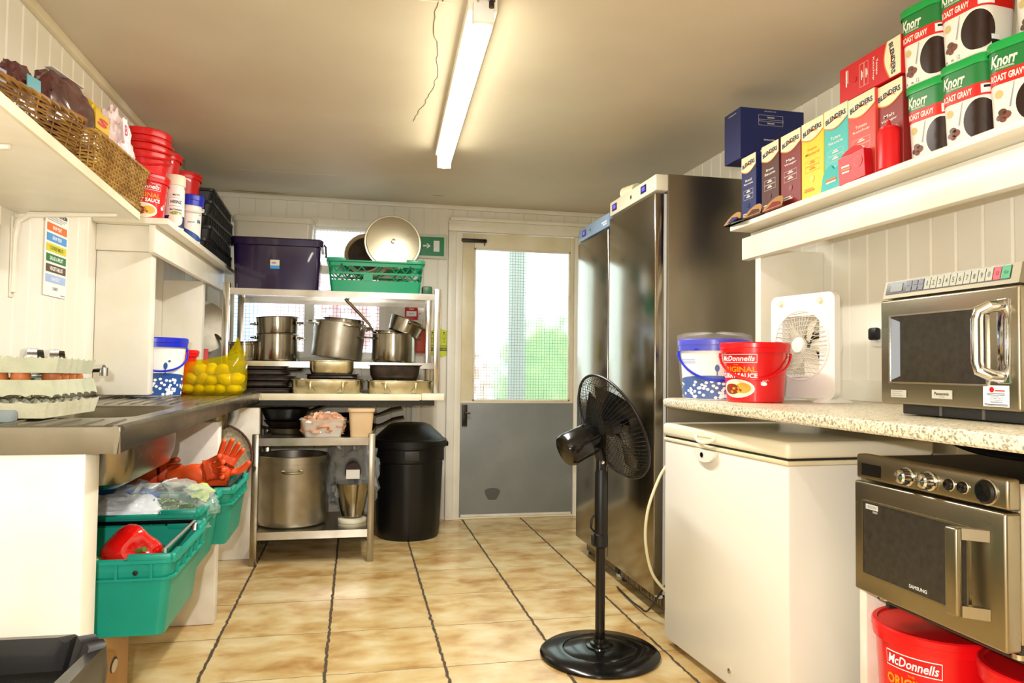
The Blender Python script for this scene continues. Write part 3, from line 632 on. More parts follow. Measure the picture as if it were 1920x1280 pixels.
# baskets
def basket(name,label,loc,rz,w,d,h,mt,pitch,sp,flare=.02,dense=True,seed=0):
    t=thing(name,label,'basket',loc,rz,'wicker baskets on the left shelf')
    def ring(k,r=.03): return rr(w-2*flare*(1-k),d-2*flare*(1-k),r,0,4)
    def at_(k,s,off=0):
        a=Vector((0,0)); P_=[Vector(p[:2]) for p in ring(k)]; P_.append(P_[0]); tot=sum((P_[i+1]-P_[i]).length for i in range(len(P_)-1)); u=(s%1)*tot
        for i in range(len(P_)-1):
            L_=(P_[i+1]-P_[i]).length
            if u<=L_ and L_>1e-9:
                q=(P_[i+1]-P_[i])/L_; p=P_[i]+q*u+Vector((q.y,-q.x))*off; return (p.x,p.y,.006+h*k)
            u-=L_
        p=P_[0]; return (p.x,p.y,.006+h*k)
    per=2*(w+d); ns=int(per/sp); ns-=ns%2; nk=int(h/pitch); m=M()
    for k in range(nk):
        N_=ns*4; m.tube([at_((k+.5)/nk,i/N_,.0032*math.sin(PI*ns*i/N_+PI*k)) for i in range(N_)],pitch*.40,mt if (k*7+seed)%5 else wick,4,closed=True)
    for i in range(ns): m.tube([at_(0,(i+.5)/ns),at_(1,(i+.5)/ns)],.0022,mt,4)
    m.build('weave',t)
    m=M()
    for q in range(2):
        N_=int(per/.012); m.tube([tuple(Vector(at_(1,i/N_,.005*math.sin(i*1.1+q*PI)))+Vector((0,0,.003+.004*math.cos(i*1.1+q*PI)))) for i in range(N_)],.0048,mt,5,closed=True)
        m.tube([tuple(Vector(at_(.02,i/N_,.003+.005*math.sin(i*1.1+q*PI)))+Vector((0,0,.004*math.cos(i*1.1+q*PI)))) for i in range(N_)],.0048,mt,5,closed=True)
    m.build('braided_rim',t)
    m=M(); m.loft([rr(w-2*flare,d-2*flare,.03,.002),rr(w-2*flare,d-2*flare,.03,.007)],mt); m.build('base',t); return t
basket('wicker_basket','brown open weave wicker basket holding snack bags, nearer of two',(-.835,1.80,1.4965),76,.50,.215,.128,wick,.0062,.060,seed=1)
basket('wicker_basket','golden densely woven wicker basket at the far shelf end',(-.805,2.27,1.4965),88,.45,.30,.118,wick2,.0080,.020,seed=2)
maroon=mat('maroon_snack_foil','3A1218',.2,var='571E24',vscale=6,coat=.5); tealf=mat('print_teal','3C93A0',.3); lil=mat('print_lilac','8A84A8',.3); ylf=mat('yellow_snack_foil','D9B41A',.28,coat=.4); pkf=mat('pink_white_foil','F0E4E4',.3,coat=.4,var='EAC8CC',vscale=25)
def bag(name,label,loc,rot,w,d,h,mt,seed,deco=None,amp=.14,fold=.012,cat='bag',group=None,fr=2.2):
    t=thing(name,label,cat,loc,rot[2],group,rot[0],rot[1]); m=pillow_mesh(w,d,h,seed,amp,fr,24,mt,fold=fold)
    for s_ in (-1,1):   # crimped ends
        n=13; vs=[];
        for i in range(n): 
            y=-d*.36+d*.72*i/(n-1); vs+=[(s_*w*.44,y*.8,h/2+.004*math.sin(i*2)),(s_*w*.56,y,h/2+.006*math.sin(i*2+1))]
        m.add(vs,[(2*i,2*i+1,2*i+3,2*i+2) for i in range(n-1)],mt)
    m.build('bag_body',t)
    if deco: m=M(); deco(m); m.build('label',t)
    return t
def cardlab(x,y,z,rx,ry,rz,w,h,mt,tx=None,tm=None):
    def f(m):
        xf=TR(x,y,z,rx,ry,rz); m.box((-w/2,-.001,-h/2),(w/2,.001,h/2),mt,xf=xf)
        if tx:
            vs,fs,a,b,c,e=text_tris(tx,.03,.2); m.add([((p-(a+b)/2)/(b-a)*w*.8,-.0015,(q-(c+e)/2)/(e-c)*h*.5) for p,q in vs],fs,tm,xf)
    return f
bag('snack_bag','dark maroon glossy snack bag with pale top seal, tallest in the basket',(-.80,2.11,1.655),(88,0,80),.23,.22,.07,maroon,3,cardlab(.0,.118,.045,0,0,0,.15,.02,mat('pale_seal','CFC6B8',.4)))
bag('snack_bag','dark maroon snack bag with a teal label',(-.825,1.935,1.628),(88,0,78),.13,.20,.05,maroon,8,cardlab(.02,.065,.055,-90,0,0,.05,.035,tealf))
bag('snack_bag','low maroon snack bag with a lilac label, leftmost',(-.85,1.82,1.612),(88,0,76),.12,.19,.05,maroon,12,cardlab(.02,.06,.055,-90,0,0,.045,.03,lil))
bag('snack_bag','yellow snack bag with red lettering beside the maroon bags',(-.79,2.31,1.635),(88,0,85),.11,.27,.06,ylf,5,cardlab(0,.085,.062,-90,0,0,.09,.05,ylf,'s',mcd_r),amp=.1)
bag('snack_bag','crumpled white and pink snack bag over the golden basket',(-.765,2.435,1.64),(84,0,84),.11,.265,.07,pkf,6,cardlab(-.03,.085,.082,-90,0,0,.03,.07,paper,'B',mat('print_pink','C0467A',.5)),amp=.25,fold=.03)
m=blob(M(),(0,0,0),.032,mat('orange_yellow_peel','E8A01A',.45),4,.05); o=m.build('orange_fruit'); o.location=(-.74,2.36,1.63); o['label']='round orange fruit peeping over the golden basket rim'; o['category']='fruit'
# ---------------- left: lower shelf over the partitions ----------------
t=thing('wall_shelf','long white painted shelf on a deep beam, running to the pot rack','shelf',(-.85,3.8,1.572))
m=M(); m.box((XL+.001,3.07,1.573),(-.728,4.66,1.597),whitep,.003); m.build('board',t,True)
LZ=1.5975
def curry_stack(x,y,n,label,ph,full=True,group='red curry sauce tub towers'):
    # a full tub, then empty tubs nested into each other
    bucket('curry_sauce_tub',label,'tub',(x,y,LZ),.082,.098,.19,red,redl,.03,(red,-60),0,group,label_fn=(lambda d,r,h:curry_label(d,r,h)) if full else None,ph=ph)
curry_stack(-.868,3.225,4,'bottom curry sauce tub of the nearest red tower, printed label showing',20)
m=M(); m.lathe([(.090,.0),(.098,.06),(.104,.062),(.106,.075),(.106,.087),(.102,.09),(.098,.087),(.096,.06),(.088,.004),(0,.004)],redl,40,cap0=True); nt0=m.build('red_tub')
m=M(); P=[((.113)*math.cos(PI*i/20),-.113*math.sin(PI*i/20),.06-.03*math.sin(PI*i/20)) for i in range(21)]; m.tube(P,.0035,red,6); m.build('handle',nt0)
first=True
def nest(x,y,zs,who):
    global first
    for k,z in enumerate(zs):
        o=nt0 if first else dup(nt0); first=False
        place(o,('lowest','second','third','fourth','topmost')[k if k<len(zs)-1 else 4]+' empty red tub nested in the '+who,'tub',(x,y,z),20*k,'nested red tubs on the left shelf')
nest(-.868,3.225,(1.7885,1.818,1.848,1.878),'nearest red tower')
# red towers further back
m=M()
bucket('curry_sauce_tub','lower red tub of the middle tower behind the squeeze jar','tub',(-.885,3.50,LZ),.082,.098,.19,red,redl,.03,None,0,'red curry sauce tub towers')
bucket('curry_sauce_tub','upper red tub of the middle tower behind the squeeze jar','tub',(-.885,3.50,LZ+.1905),.082,.098,.17,red,redl,.03,None,0,'red curry sauce tub towers')
bucket('curry_sauce_tub','lower red tub of the far tower behind the blue lidded tub','tub',(-.885,3.93,LZ),.082,.098,.19,red,redl,.03,None,0,'red curry sauce tub towers')
bucket('curry_sauce_tub','upper red tub of the far tower behind the blue lidded tub','tub',(-.885,3.93,LZ+.1905),.082,.098,.19,red,redl,.03,None,0,'red curry sauce tub towers')
# mayonnaise jar
t=thing('mayonnaise_jar','tall white jar with ivory lid and dark blue label on the left shelf','jar',(-.775,3.36,LZ))
m=M(); m.lathe([(0,0),(.038,0),(.041,.01),(.041,.175),(.036,.195),(.034,.2),(0,.2)],white,28); m.build('jar_body',t)
m=M(); m.lathe([(.036,.19),(.044,.192),(.044,.225),(.042,.235),(0,.238)],mat('ivory_lid','EFE9D2',.4),28,cap0=False); m.build('lid',t)
m=M(); d=Dec(cylmap(.0412,.0412,.175,-PI/2+R(25)),m,.0004)
d.rect(-.05,.01,.05,.06,C_('label_navy','26305F'),1,8); d.oval(0,.045,.03,.03,mat('print_cream','F1EBDC',.5),2); d.rect(-.03,.10,.03,.135,C_('label_navy','26305F'),1,6); d.rect(-.029,.101,.029,.134,paper,2,6); d.text('HEINZ',0,.118,.045,.014,C_('label_navy','26305F'),3,.03)
d.text('MAYONNAISE',0,.085,.05,.008,ink,1,.02); d.text('MAYO',0,.148,.03,.008,ink,1,.02); d.oval(0,.07,.024,.008,C_('label_olive','8C9A3A'),2); m.build('label',t)
def tipex(d,r,h):
    d.rect(-r*.9,h*.04,r*.9,lambda t:h*(.30-.2*t),rib,1,8); d.text('a',r*.4,h*.45,.022,.018,rib,1,.05); d.oval(r*.5,h*.6,.003,.003,ink,1,8,1); d.text('popcorn',-r*.3,h*.42,.03,.008,rib,1,.02)
bucket('lidded_tub','tall white tub with a bright blue lid beside the black crates','tub',(-.785,3.70,LZ),.050,.055,.225,white,blue,.05,(white,30),label_fn=tipex,ph=40)
# black crate stack
m=M(); w_,d_=.24,.70
m.loft([rr(w_-.02,d_-.02,.02,0),rr(w_,d_,.02,.05),rr(w_+.016,d_+.016,.024,.052),rr(w_+.016,d_+.016,.024,.066),rr(w_-.008,d_-.008,.016,.066),rr(w_-.028,d_-.028,.016,.006)],blackp,True,True)
for i in range(12):
    y=-d_/2+.03+i*.058; m.box((w_/2-.004,y,.006),(w_/2+.007,y+.008,.054),blackp)
bc=m.build('black_tray')
for k in range(5):
    o=bc if k==0 else bc.copy()
    if k: COL.objects.link(o)
    o.location=(-.868+.006*(k%2),4.27+.012*k,LZ+.001+.066*k); o.rotation_euler=(0,0,R((-1,1.5,-1.5,1,2)[k])); o['category']='tray'; o['group']='stack of black trays on the left shelf'
    o['label']=('lowest','second lowest','middle','second highest','topmost')[k]+' black plastic tray of the stack at the far end of the shelf'
t=thing('wire_rack','pale wire and plastic rack end in the corner behind the black trays','rack',(-.80,4.74,1.60))
m=M()
for y in (4.71,4.735,4.76,4.785): m.tube([(-.80,y,1.60),(-.80,y,1.80),(-.84,y,1.80)],.003,white,6)
m.tube([(-.80,4.71,1.80),(-.80,4.785,1.80)],.004,white,6); m.tube([(-.80,4.71,1.60),(-.80,4.785,1.60)],.004,white,6); m.build('frame',t,True)
t.location.z=1.60
# ---------------- left: on the drainer ----------------
t=bucket('popcorn_tub','white popcorn tub with a blue lid standing on the sink drainer','tub',(-.835,3.36,.8935),.108,.122,.245,white,blue,.04,(blue,25,.75),0,None,label_fn=popcorn_label,ph=25)
bucket('red_tub','red tub mostly hidden behind the blue lidded drainer tub','tub',(-.825,3.60,.8935),.10,.110,.20,red,redl,.03,None)
pot=mat('peeled_potato_yellow','EAD44A',.4,var='D9B92A',vscale=8)
BX,BY=-.635,3.59
m=M(); bm=bmesh.new(); bmesh.ops.create_icosphere(bm,subdivisions=2,radius=1)
for v in bm.verts: v.co=Vector((v.co.x*.034,v.co.y*.026,v.co.z*.024))*(1+.08*noise.noise(v.co*2))
bm.verts.index_update(); m.add([v.co.copy() for v in bm.verts],[[v.index for v in f.verts] for f in bm.faces],pot); bm.free(); p0=m.build('potato')
rn=random.Random(7); cnt=0
for k in range(3):
    for i in range(5):
        for j in range(3):
            if k==2 and (i in (0,4) or j==2) : continue
            o=p0 if cnt==0 else p0.copy()
            if cnt: COL.objects.link(o)
            cnt+=1; o.location=(BX-.098+.047*i+.012*(k%2)-.004+rn.uniform(-.005,.005),BY-.055+.052*j+rn.uniform(-.004,.004),.8935+.026+.040*k+(rn.uniform(0,.012) if k else 0)); o.rotation_euler=(rn.uniform(-.9,.9)*(k>0),rn.uniform(-.6,.6)*(k>0),rn.uniform(0,6)); sc_=rn.uniform(.88,1.08); o.scale=(sc_,sc_,sc_*.95); o['label']='peeled yellow potato inside the yellow plastic bag on the drainer'; o['category']='potato'; o['group']='peeled potatoes in the yellow bag'
t=thing('plastic_bag','translucent yellow plastic bag of peeled potatoes, knotted corner up','bag',(BX,BY,.893))
m=M(); rings=[]
for k,(w,d,z) in enumerate(((.24,.17,0),(.27,.20,.02),(.275,.205,.07),(.268,.20,.115),(.25,.17,.145),(.22,.10,.158))):
    r_=[]
    for i,(x,y,_) in enumerate(rr(w,d,.06,0,5)):
        n=noise.noise(Vector((x*14,y*14,k*.9))); zz=z+(.012*n if 0<k else 0)
        if k>=3 and x>.03: zz+=(x-.03)*(.25,.5,.95)[k-3]*.62
        r_.append((x*(1+.03*n),y*(1+.03*n),zz))
    rings.append(r_)
m.loft(rings,ybag,True,False)
m.loft([[(.062,-.045,.185),(.118,-.055,.20),(.12,.03,.20),(.06,.04,.19)],[(.085,-.03,.225),(.105,-.035,.235),(.107,.01,.235),(.08,.02,.228)],[(.096,-.012,.262),(.101,-.012,.262),(.101,-.004,.262),(.096,-.004,.262)]],ybag,False,True)
m.build('film',t)
# ---------------- left: under the sink ----------------
part_('plinth',(XL,2.36,.355),(-.62,3.13,.395),chipp)
t=thing('cardboard_box','brown cardboard box with an oval hand hole under the nearest green crate','box',(-.785,2.045,0))
m=M(); m.box((-.205,-.115,.0),(.205,.115,.366),card,.003); m.build('carton',t)
m=M(); d=Dec(lambda u,v,h:(.2055+h,u,v),m,.0005); d.oval(-.01,.275,.028,.018,ink,1,20,1); d.oval(-.006,.271,.024,.015,mat('pale_inside','CFC8B8',.7),2,20,1); m.build('hand_hole',t)
CH=.19
c1=crate('folding_crate','nearest teal green crate under the sink, holding a red pepper',(-.71,2.135,.3675),0,.56,.385,CH,green,bars=[('y',.92,steelx),('x',.97,blackg)],taper=.02,group='green crates under the sink')
c2=crate('folding_crate','middle teal crate under the sink, full of bagged salad',(-.735,2.545,.3965),0,.56,.385,CH,green,bars=[('x',.95,blackg)],taper=.02,group='green crates under the sink')
c3=crate('folding_crate','farthest teal crate under the sink with orange gloves on it',(-.70,2.935,.3965),0,.56,.365,CH,green,bars=[('x',-.95,blackg),('y',.95,darkg)],taper=.02,group='green crates under the sink')
# filler produce sacks raise what is on show
pep=mat('red_pepper_skin','D2100E',.14,coat=.6); stem=mat('green_stem','5E7A2A',.5)
t=thing('red_pepper','glossy red bell pepper in the nearest green crate','pepper',(-.545,2.02,.378),30,rx=74,ry=0)
t.location=(-.555,2.06,.545)
m=M(); rings=[]
for j in range(17):
    ph=-PI/2+PI*j/16; zz=math.sin(ph)*.070; rb=.066*math.cos(ph)**.62 if math.cos(ph)>0 else 0
    rings.append([((rb*(1+.10*math.cos(4*a+.4)+.05*math.cos(3*a))*(1 - .0*j)+.0005)*math.cos(a),(rb*(1+.10*math.cos(4*a+.4)+.05*math.cos(3*a))+.0005)*math.sin(a),zz-.020*math.exp(-(rb/.022)**2)*(1 if j>8 else -.6)*(1)) for a in [2*PI*i/36 for i in range(36)]])
m.loft(rings,pep); m.build('flesh',t); m=M(); m.tube([(0,0,.04),(.003,0,.06),(.012,0,.078)],[.008,.006,.007],stem); m.build('stalk',t)
sack=mat('white_print_bag','E4E8EE',.4,coat=.3); gsack=mat('dark_green_lime','3E6A1E',.35); lime=mat('lime_skin','7A9A2A',.35)
def ball(n,label,cat,loc,r,mt,sc3=(1,1,1),group=None,seed=1):
    m=M(); blob(m,(0,0,0),r,mt,seed,.05,2,3,sc3); o=m.build(n); o.location=loc; o['label']=label; o['category']=cat
    if group: o['group']=group
    return o
# a layer of potatoes sacks below the visible produce
bag('produce_sack','dull green net sack lying in the bottom of the nearest crate',(-.71,2.135,.382),(0,0,0),.42,.28,.11,mat('green_sack','3A5A34',.7),21,amp=.06)
ball('lime','dark green round fruit left of the red pepper','fruit',(-.635,1.995,.53),.03,gsack,(1.25,1,1),'green fruit in the nearest crate')
ball('lime','yellowish green fruit at the crate corner by the support panel','fruit',(-.70,1.985,.53),.026,lime,(1.1,1,1),'green fruit in the nearest crate',2)
bag('salad_bag','white bag with blue print in the middle green crate',(-.72,2.50,.50),(12,0,10),.27,.20,.11,sack,31,cardlab(.06,-.085,.06,-20,0,0,.09,.02,sack,'Fresh',rib))
bag('produce_sack','blue wrapped package at the back of the middle crate',(-.80,2.63,.545),(0,0,5),.30,.12,.09,mat('blue_wrap','1F5FA8',.3,coat=.4),33,amp=.06)
t=thing('salad_bag','clear crinkled bag of green salad leaves in the middle crate','bag',(-.60,2.54,.50),8)
m=M(); leafcloud(m,(0,0,.055),(.10,.08,.045),260,.022,[mat('salad_leaf','7C9A4A',.5),mat('salad_leaf_pale','B4C48A',.5),mat('salad_leaf_dark','4A6A34',.5)],11); o=m.build('salad_leaves',t); o['kind']='stuff'
m=pillow_mesh(.27,.23,.135,44,.25,3.2,22,salf,fold=.04); m.build('bag_film',t)
m=M()
for k,(x,y,z,a,s) in enumerate(((0,0,0,20,1),(.02,-.02,-.01,-40,.8))):
    vs=[];fs=[]
    for i in range(9):
        f=i/8; wd_=.042*math.sin(PI*min(1,f*1.02))**.7*s
        for q in (-1,-.4,0,.4,1): vs.append((f*.11*s,q*wd_*(1+.1*math.sin(i*3)),.02*math.sin(f*3)+.01*abs(q)+.004*math.sin(i*2+q*5)))
    for i in range(8):
        for q in range(4): a_=i*5+q; fs.append((a_,a_+1,a_+6,a_+5))
    m.add(vs,fs,mat('lettuce_leaf','9DBB5A',.5,var='B8CE7C',vscale=20),TR(x,y,z,10,15,a))
o=m.build('lettuce_leaf'); o.location=(-.555,2.66,.60); o['label']='loose pale green leaf hanging over the middle crate edge'; o['category']='leaf'
# gloves
orange=mat('orange_rubber','F4602A',.45,var='E04A18',vscale=12)
def glove(label,loc,rot,curl,seed):
    me=bpy.data.meshes.new('rubber_glove'); V=[(0,0,0),(0,0,.07),(0,0,.125),(0,0,.17)]; E=[(0,1),(1,2),(2,3)]; RD=[(.048,.018),(.044,.018),(.045,.016),(.034,.014)]
    for k,(x,l,a) in enumerate(((-.030,.062,-.10),(-.010,.078,-.02),(.011,.073,.06),(.030,.055,.16))):
        b=len(V); z0=.165; pts=[(x,0,z0+.012)]
        for q in range(1,4): f=q/3; pts.append((x+a*l*f,-curl*l*f*f*(1+.3*k),z0+.012+l*f*(1-.25*curl*f)))
        V+=pts; E+=[(3,b),(b,b+1),(b+1,b+2),(b+2,b+3)]; RD+=[(.0125,.011),(.012,.0108),(.0115,.0105),(.0095,.009)]
    b=len(V); V+=[(.052,-.012,.135),(.070,-.022,.165),(.078,-.03,.195)]; E+=[(2,b),(b,b+1),(b+1,b+2)]; RD+=[(.016,.014),(.0135,.0125),(.0105,.010)]
    me.from_pydata(V,E,[]); o=bpy.data.objects.new('rubber_glove',me); COL.objects.link(o); me.materials.append(orange)
    o.modifiers.new('skin','SKIN'); sk=me.skin_vertices[0].data
    for i,r_ in enumerate(RD): sk[i].radius=r_
    sk[0].use_root=True; s=o.modifiers.new('sub','SUBSURF'); s.levels=2; s.render_levels=2; o.modifiers['skin'].use_smooth_shade=True
    o.location=loc; o.rotation_euler=[R(x) for x in rot]; o['label']=label; o['category']='glove'; o['group']='orange rubber gloves'; return o
glove('orange rubber glove standing fingers up in the farthest crate',(-.53,2.93,.525),(8,22,10),.25,1)
glove('orange rubber glove lying over the corner of the farthest crate, wrist left',(-.66,2.86,.600),(0,72,-14),.5,2)
glove('orange rubber glove lying flat at the back of the farthest crate',(-.86,2.98,.60),(0,80,0),.6,3)
bag('snack_bag','small green packet with a yellow flash in the farthest crate',(-.60,2.85,.555),(25,0,0),.12,.09,.05,mat('green_packet','2F8A2E',.3,coat=.4),51,cardlab(0,.01,.055,-70,0,0,.06,.03,mat('packet_yellow','EDD31A',.4)))
bag('produce_sack','bundle of dull cloths filling the farthest crate',(-.70,2.93,.42),(0,0,0),.44,.26,.13,mat('dull_cloth','6A6A5C',.9),61,amp=.08)
# round sieve between the supports
t=thing('round_sieve','round brown rimmed sieve hanging behind the farthest crate','sieve',(-.60,3.9,.66))
t.location=(-.62,3.62,.60); t.rotation_euler=(0,R(80),R(-70))
m=M(); m.lathe([(.15,-.015),(.155,-.015),(.155,.03),(.15,.03),(.15,-.015)],mat('dark_red_brown_rim','5A2A22',.4),40,cap0=False,cap1=False); m.build('rim',t)
m=M(); m.lathe([(0,-.01),(.08,-.008),(.15,0)],mat('wire_mesh','B0A68C',.5,.6,var='7C735E',vscale=90),40); m.build('mesh',t)
# foreground bin
liner=mat('black_bin_liner','0D0D10',.3,coat=.15)
t=thing('waste_bin','black bin with a crinkled bin liner in the lower left foreground','bin',(-.685,1.365,0))
m=M(); m.loft([rr(.40,.30,.06,0),rr(.46,.36,.07,.46)],blackp); m.build('bin_body',t)
m=M(); rg=[]
for w,d,z,a in (lambda T:[(w,d,z*.865,a) for w,d,z,a in T])(((.452,.352,.40,.004),(.47,.37,.30,.016),(.485,.385,.42,.012),(.49,.39,.54,.006),(.485,.385,.592,.004),(.44,.34,.594,.006),(.40,.30,.45,.02),(.30,.22,.34,.03),(.05,.04,.30,.0))):
    q=rr(w,d,.07,z,14); rg.append([(x*(1+a*5*noise.noise(Vector((i*.45,z*6,2)))),y*(1+a*5*noise.noise(Vector((i*.45,z*6,5)))),z_+a*1.2*math.sin(i*1.1)) for i,(x,y,z_) in enumerate(q)])
m.loft(rg,liner,False,True); m.build('bin_liner',t)
# ---------------- back: wooden worktop, steel rack ----------------
t=thing('worktop','cream edged wooden worktop along the back wall under the pot rack','worktop',(-.2,4.5,.845))
m=M(); m.prism([(XL+.002,4.0),(-.60,4.0),(-.50,4.12),(.475,4.12),(.475,YB-.02),(XL+.002,YB-.02)],.03,wood,TR(0,0,.845)); m.build('board',t,True)
m=M(); m.prism([(-.605,3.992),(-.497,4.108),(-.49,4.112),(-.49,4.12),(-.50,4.12),(-.61,4.0)],.036,wood,TR(0,0,.842)); m.box((-.49,4.104,.842),(.35,4.12,.877),wood,.003); m.box((.36,4.098,.844),(.485,4.112,.882),wood,.003); m.build('edging_strip',t,True)
m=M(); m.box((XL+.002,4.195,.81),(.44,4.22,.845),darkg); m.build('support_batten',t,True)
WZ=.8755
rk=thing('steel_rack','two tier stainless steel rack standing on the back worktop','rack',(-.13,4.57,WZ))
RX0,RX1,RY0,RY1=-.728,.478,4.29,4.86
for x,y in ((RX0,RY0),(RX1-.036,RY0),(RX0,RY1-.036),(RX1-.036,RY1-.036)):
    m=M(); m.box((x,y,WZ+.001),(x+.036,y+.036,1.485 if y<4.5 else 1.475),steelx,.002); m.build('leg',rk,True)
def shelf_(zt,th,x0,x1,y0,y1,par,mt=steelx):
    m=M(); m.box((x0,y0,zt-.003),(x1,y1,zt),mt); m.box((x0,y0,zt-th),(x1,y0+.003,zt-.003),mt); m.box((x0,y1-.003,zt-th),(x1,y1,zt-.003),mt); m.box((x0,y0+.003,zt-th),(x1,y0+.02,zt-th+.003),mt)
    m.build('shelf',par,True)
shelf_(1.455,.036,RX0+.030,RX1-.034,RY0+.004,RY1-.004,rk); shelf_(1.052,.034,RX0+.030,RX1-.034,RY0+.004,RY1-.004,rk)
S1,S2=1.0525,1.4555
# ---- pots ----
def loop_handle(m,r,z,ang,mt,w=.045,out=.03,th=.0045,up=0.):
    P=[(r-.002,-w,z),(r+out*.8,-w*.95,z+up*.8),(r+out,-w*.6,z+up),(r+out,w*.6,z+up),(r+out*.8,w*.95,z+up*.8),(r-.002,w,z)]; m.tube(P,th,mt,8,xf=TR(rz=ang))
    for s_ in (-1,1): m.box((r-.002,s_*w-.012,z-.010),(r+.004,s_*w+.012,z+.010),mt,.002,xf=TR(rz=ang))
def pot_obj(name,label,loc,r,h,mt=pansteel,rot=(0,0,0),handles=(0,180),long=None,flare=0.,hk=(.045,.03,.0045),group=None,hz=.8,open_=True,lip=.004,cat='pot'):
    t=thing(name,label,cat,loc,rot[2],group,rot[0],rot[1]); m=M()
    m.lathe([(0,0),(r*.93,0),(r*.985,.004),(r,.014),(r+flare*.5,h*.5),(r+flare,h-.004),(r+flare+lip,h-.001),(r+flare+lip,h+.001),(r+flare-.002,h),(r-.003+flare*.5,h*.5),(r-.004,.014),(r*.93,.006),(0,.005)],mt,56); m.build('pan_body',t)
    for a in handles: m=M(); loop_handle(m,r+flare*.8,h*hz,a,mt,*hk); m.build('side_handle',t)
    if long:
        a,L_,ris,w=long; m=M(); m.tube([(r+flare-.004,0,h*.82),(r+flare+.02,0,h*.85),(r+flare+.05,0,h*.85+ris*.25),(r+flare+L_*.6,0,h*.85+ris*.62),(r+flare+L_,0,h*.85+ris)],[w*.7,w*.6,w*.75,w*.95,w],mt if mt is not burnt else blackp,8,xf=TR(rz=a)@Matrix.Diagonal((1,1.4,1,1)).to_4x4())
        for s_ in (-1,1): m.lathe([(0,0),(.004,0),(.003,.003),(0,.003)],chrome,8,xf=TR(rz=a)@TR(r+flare,s_*.010,h*.82,ry=90))
        m.build('long_handle',t)
    return t
pot_obj('saucepan','small steel saucepan at the left end of the rack',(-.625,4.43,S1),.086,.092,long=(150,.17,.10,.008),handles=())
pot_obj('saucepan','small steel saucepan nested in the one at the left end of the rack',(-.622,4.433,S1+.022),.078,.088,rot=(3,-3,0),handles=(),long=(35,.14,.05,.007))
pot_obj('stock_pot','tall steel pot, lower of two stacked left of centre on the rack',(-.445,4.43,S1),.115,.155,handles=(-8,172),hz=.86)
pot_obj('stock_pot','steel pot stacked upright on the tall left pot',(-.445,4.43,S1+.1565),.113,.095,rot=(0,-2,0),flare=.004,handles=(-8,172),hz=.62)
pot_obj('stock_pot','big tilted steel pot in the middle of the rack',(-.115,4.455,S1+.018),.146,.215,alu,rot=(0,6,0),handles=(200,-20),hz=.88,hk=(.045,.042,.0065,.01))
pot_obj('saucepan','smaller steel pan sitting inside the big tilted pot',(-.092,4.455,S1+.052),.118,.20,pansteel,rot=(0,5,0),handles=(-70,))
pot_obj('stock_pot','wide steel pot at the right end of the rack',(.215,4.43,S1),.126,.17,handles=(20,),long=(200,.10,.0,.008),hz=.88)
pot_obj('saucepan','steel pan lying tilted on top of the right hand pot',(.268,4.43,S1+.172),.092,.088,rot=(0,20,0),handles=(-60,),flare=.008)
pot_obj('saucepan','long handled pan resting in the right hand pot, handle rising left',(.185,4.445,S1+.10),.086,.085,rot=(0,4,0),handles=(),long=(206,.215,.17,.009))
# ---- top shelf ----
t=thing('storage_tub','big dark purple plastic storage box on the rack top shelf','storage box',(-.447,4.45,S2))
m=M(); m.loft([rr(.455,.27,.03,0),rr(.475,.285,.035,.245),rr(.50,.31,.04,.248),rr(.502,.312,.04,.262),rr(.505,.315,.04,.283),rr(.49,.30,.035,.29),rr(.465,.275,.03,.286),rr(.445,.26,.028,.006)],purple,True,True); m.build('box_body',t)
m=M(); 
m.tube([(.25,-.06,.275),(.262,-.062,.262),(.266,-.062,.21),(.262,-.060,.20)],.006,blackp,6); m.build('clip_handle',t)
m=M(); d=Dec(flatY(-.1405,0,0),m,.0005); 
f=lambda u,v,h:(u,-.143-.0075*v/.245-h,v); d=Dec(f,m,.0005); d.rect(-.035,.115,.015,.165,C_('sticker_cream','D8CFB8'),1); d.rect(-.035,.115,.015,.133,C_('sticker_blue','3A8FD8'),2); d.oval(-.015,.148,.014,.006,C_('sticker_lilac','8E86B8'),2,10,1); m.build('label',t)
t=thing('storage_tub','milky translucent plastic box behind the purple storage box','storage box',(-.51,4.755,S2))
m=M(); m.loft([rr(.43,.17,.03,0),rr(.465,.19,.035,.44),rr(.485,.20,.04,.445),rr(.485,.20,.04,.475),rr(.47,.19,.035,.48),rr(.455,.18,.033,.44),rr(.42,.165,.028,.004)],frost,True,True); m.build('box_body',t)
m=M()
for s_ in (-1,1): m.tube([(s_*.24,-.02,.46),(s_*.255,-.02,.47),(s_*.25,-.02,.49)],.004,frost,6)
m.build('clip_handle',t)
gc=crate('folding_crate','bright green lattice sided crate of pan lids on the rack top shelf',(.105,4.46,S2),0,.545,.28,.185,greend,lattice=True,taper=.018)
def lid_obj(label,loc,r,rot,mt,knob=True,dome=.02):
    t=thing('pan_lid',label,'lid',loc,rot[2],'pan lids in the green crate',rot[0],rot[1]); m=M()
    m.lathe([(0,dome),(r*.3,dome*.95),(r*.7,dome*.7),(r*.93,dome*.45),(r*.95,.003),(r,.003),(r+.003,0),(r,-.004),(r*.94,-.002),(r*.9,dome*.35),(0,dome-.003)],mt,64); m.build('disc',t)
    if knob: m=M(); m.lathe([(.010,dome-.001),(.008,dome+.010),(.012,dome+.014),(.012,dome+.020),(0,dome+.022)],mt,20); m.build('lid_knob',t)
    return t
lid_obj('largest round aluminium lid leaning in the green crate, face on',(.200,4.40,1.765),.166,(82,0,4),alus)
lid_obj('smaller steel lid with a dark centre leaning left in the green crate',(.045,4.50,1.705),.128,(80,0,-12),alus,False)
lid_obj('third lid seen as a thin rim behind the smaller lid',(.075,4.545,1.70),.145,(80,0,-10),alus,False)
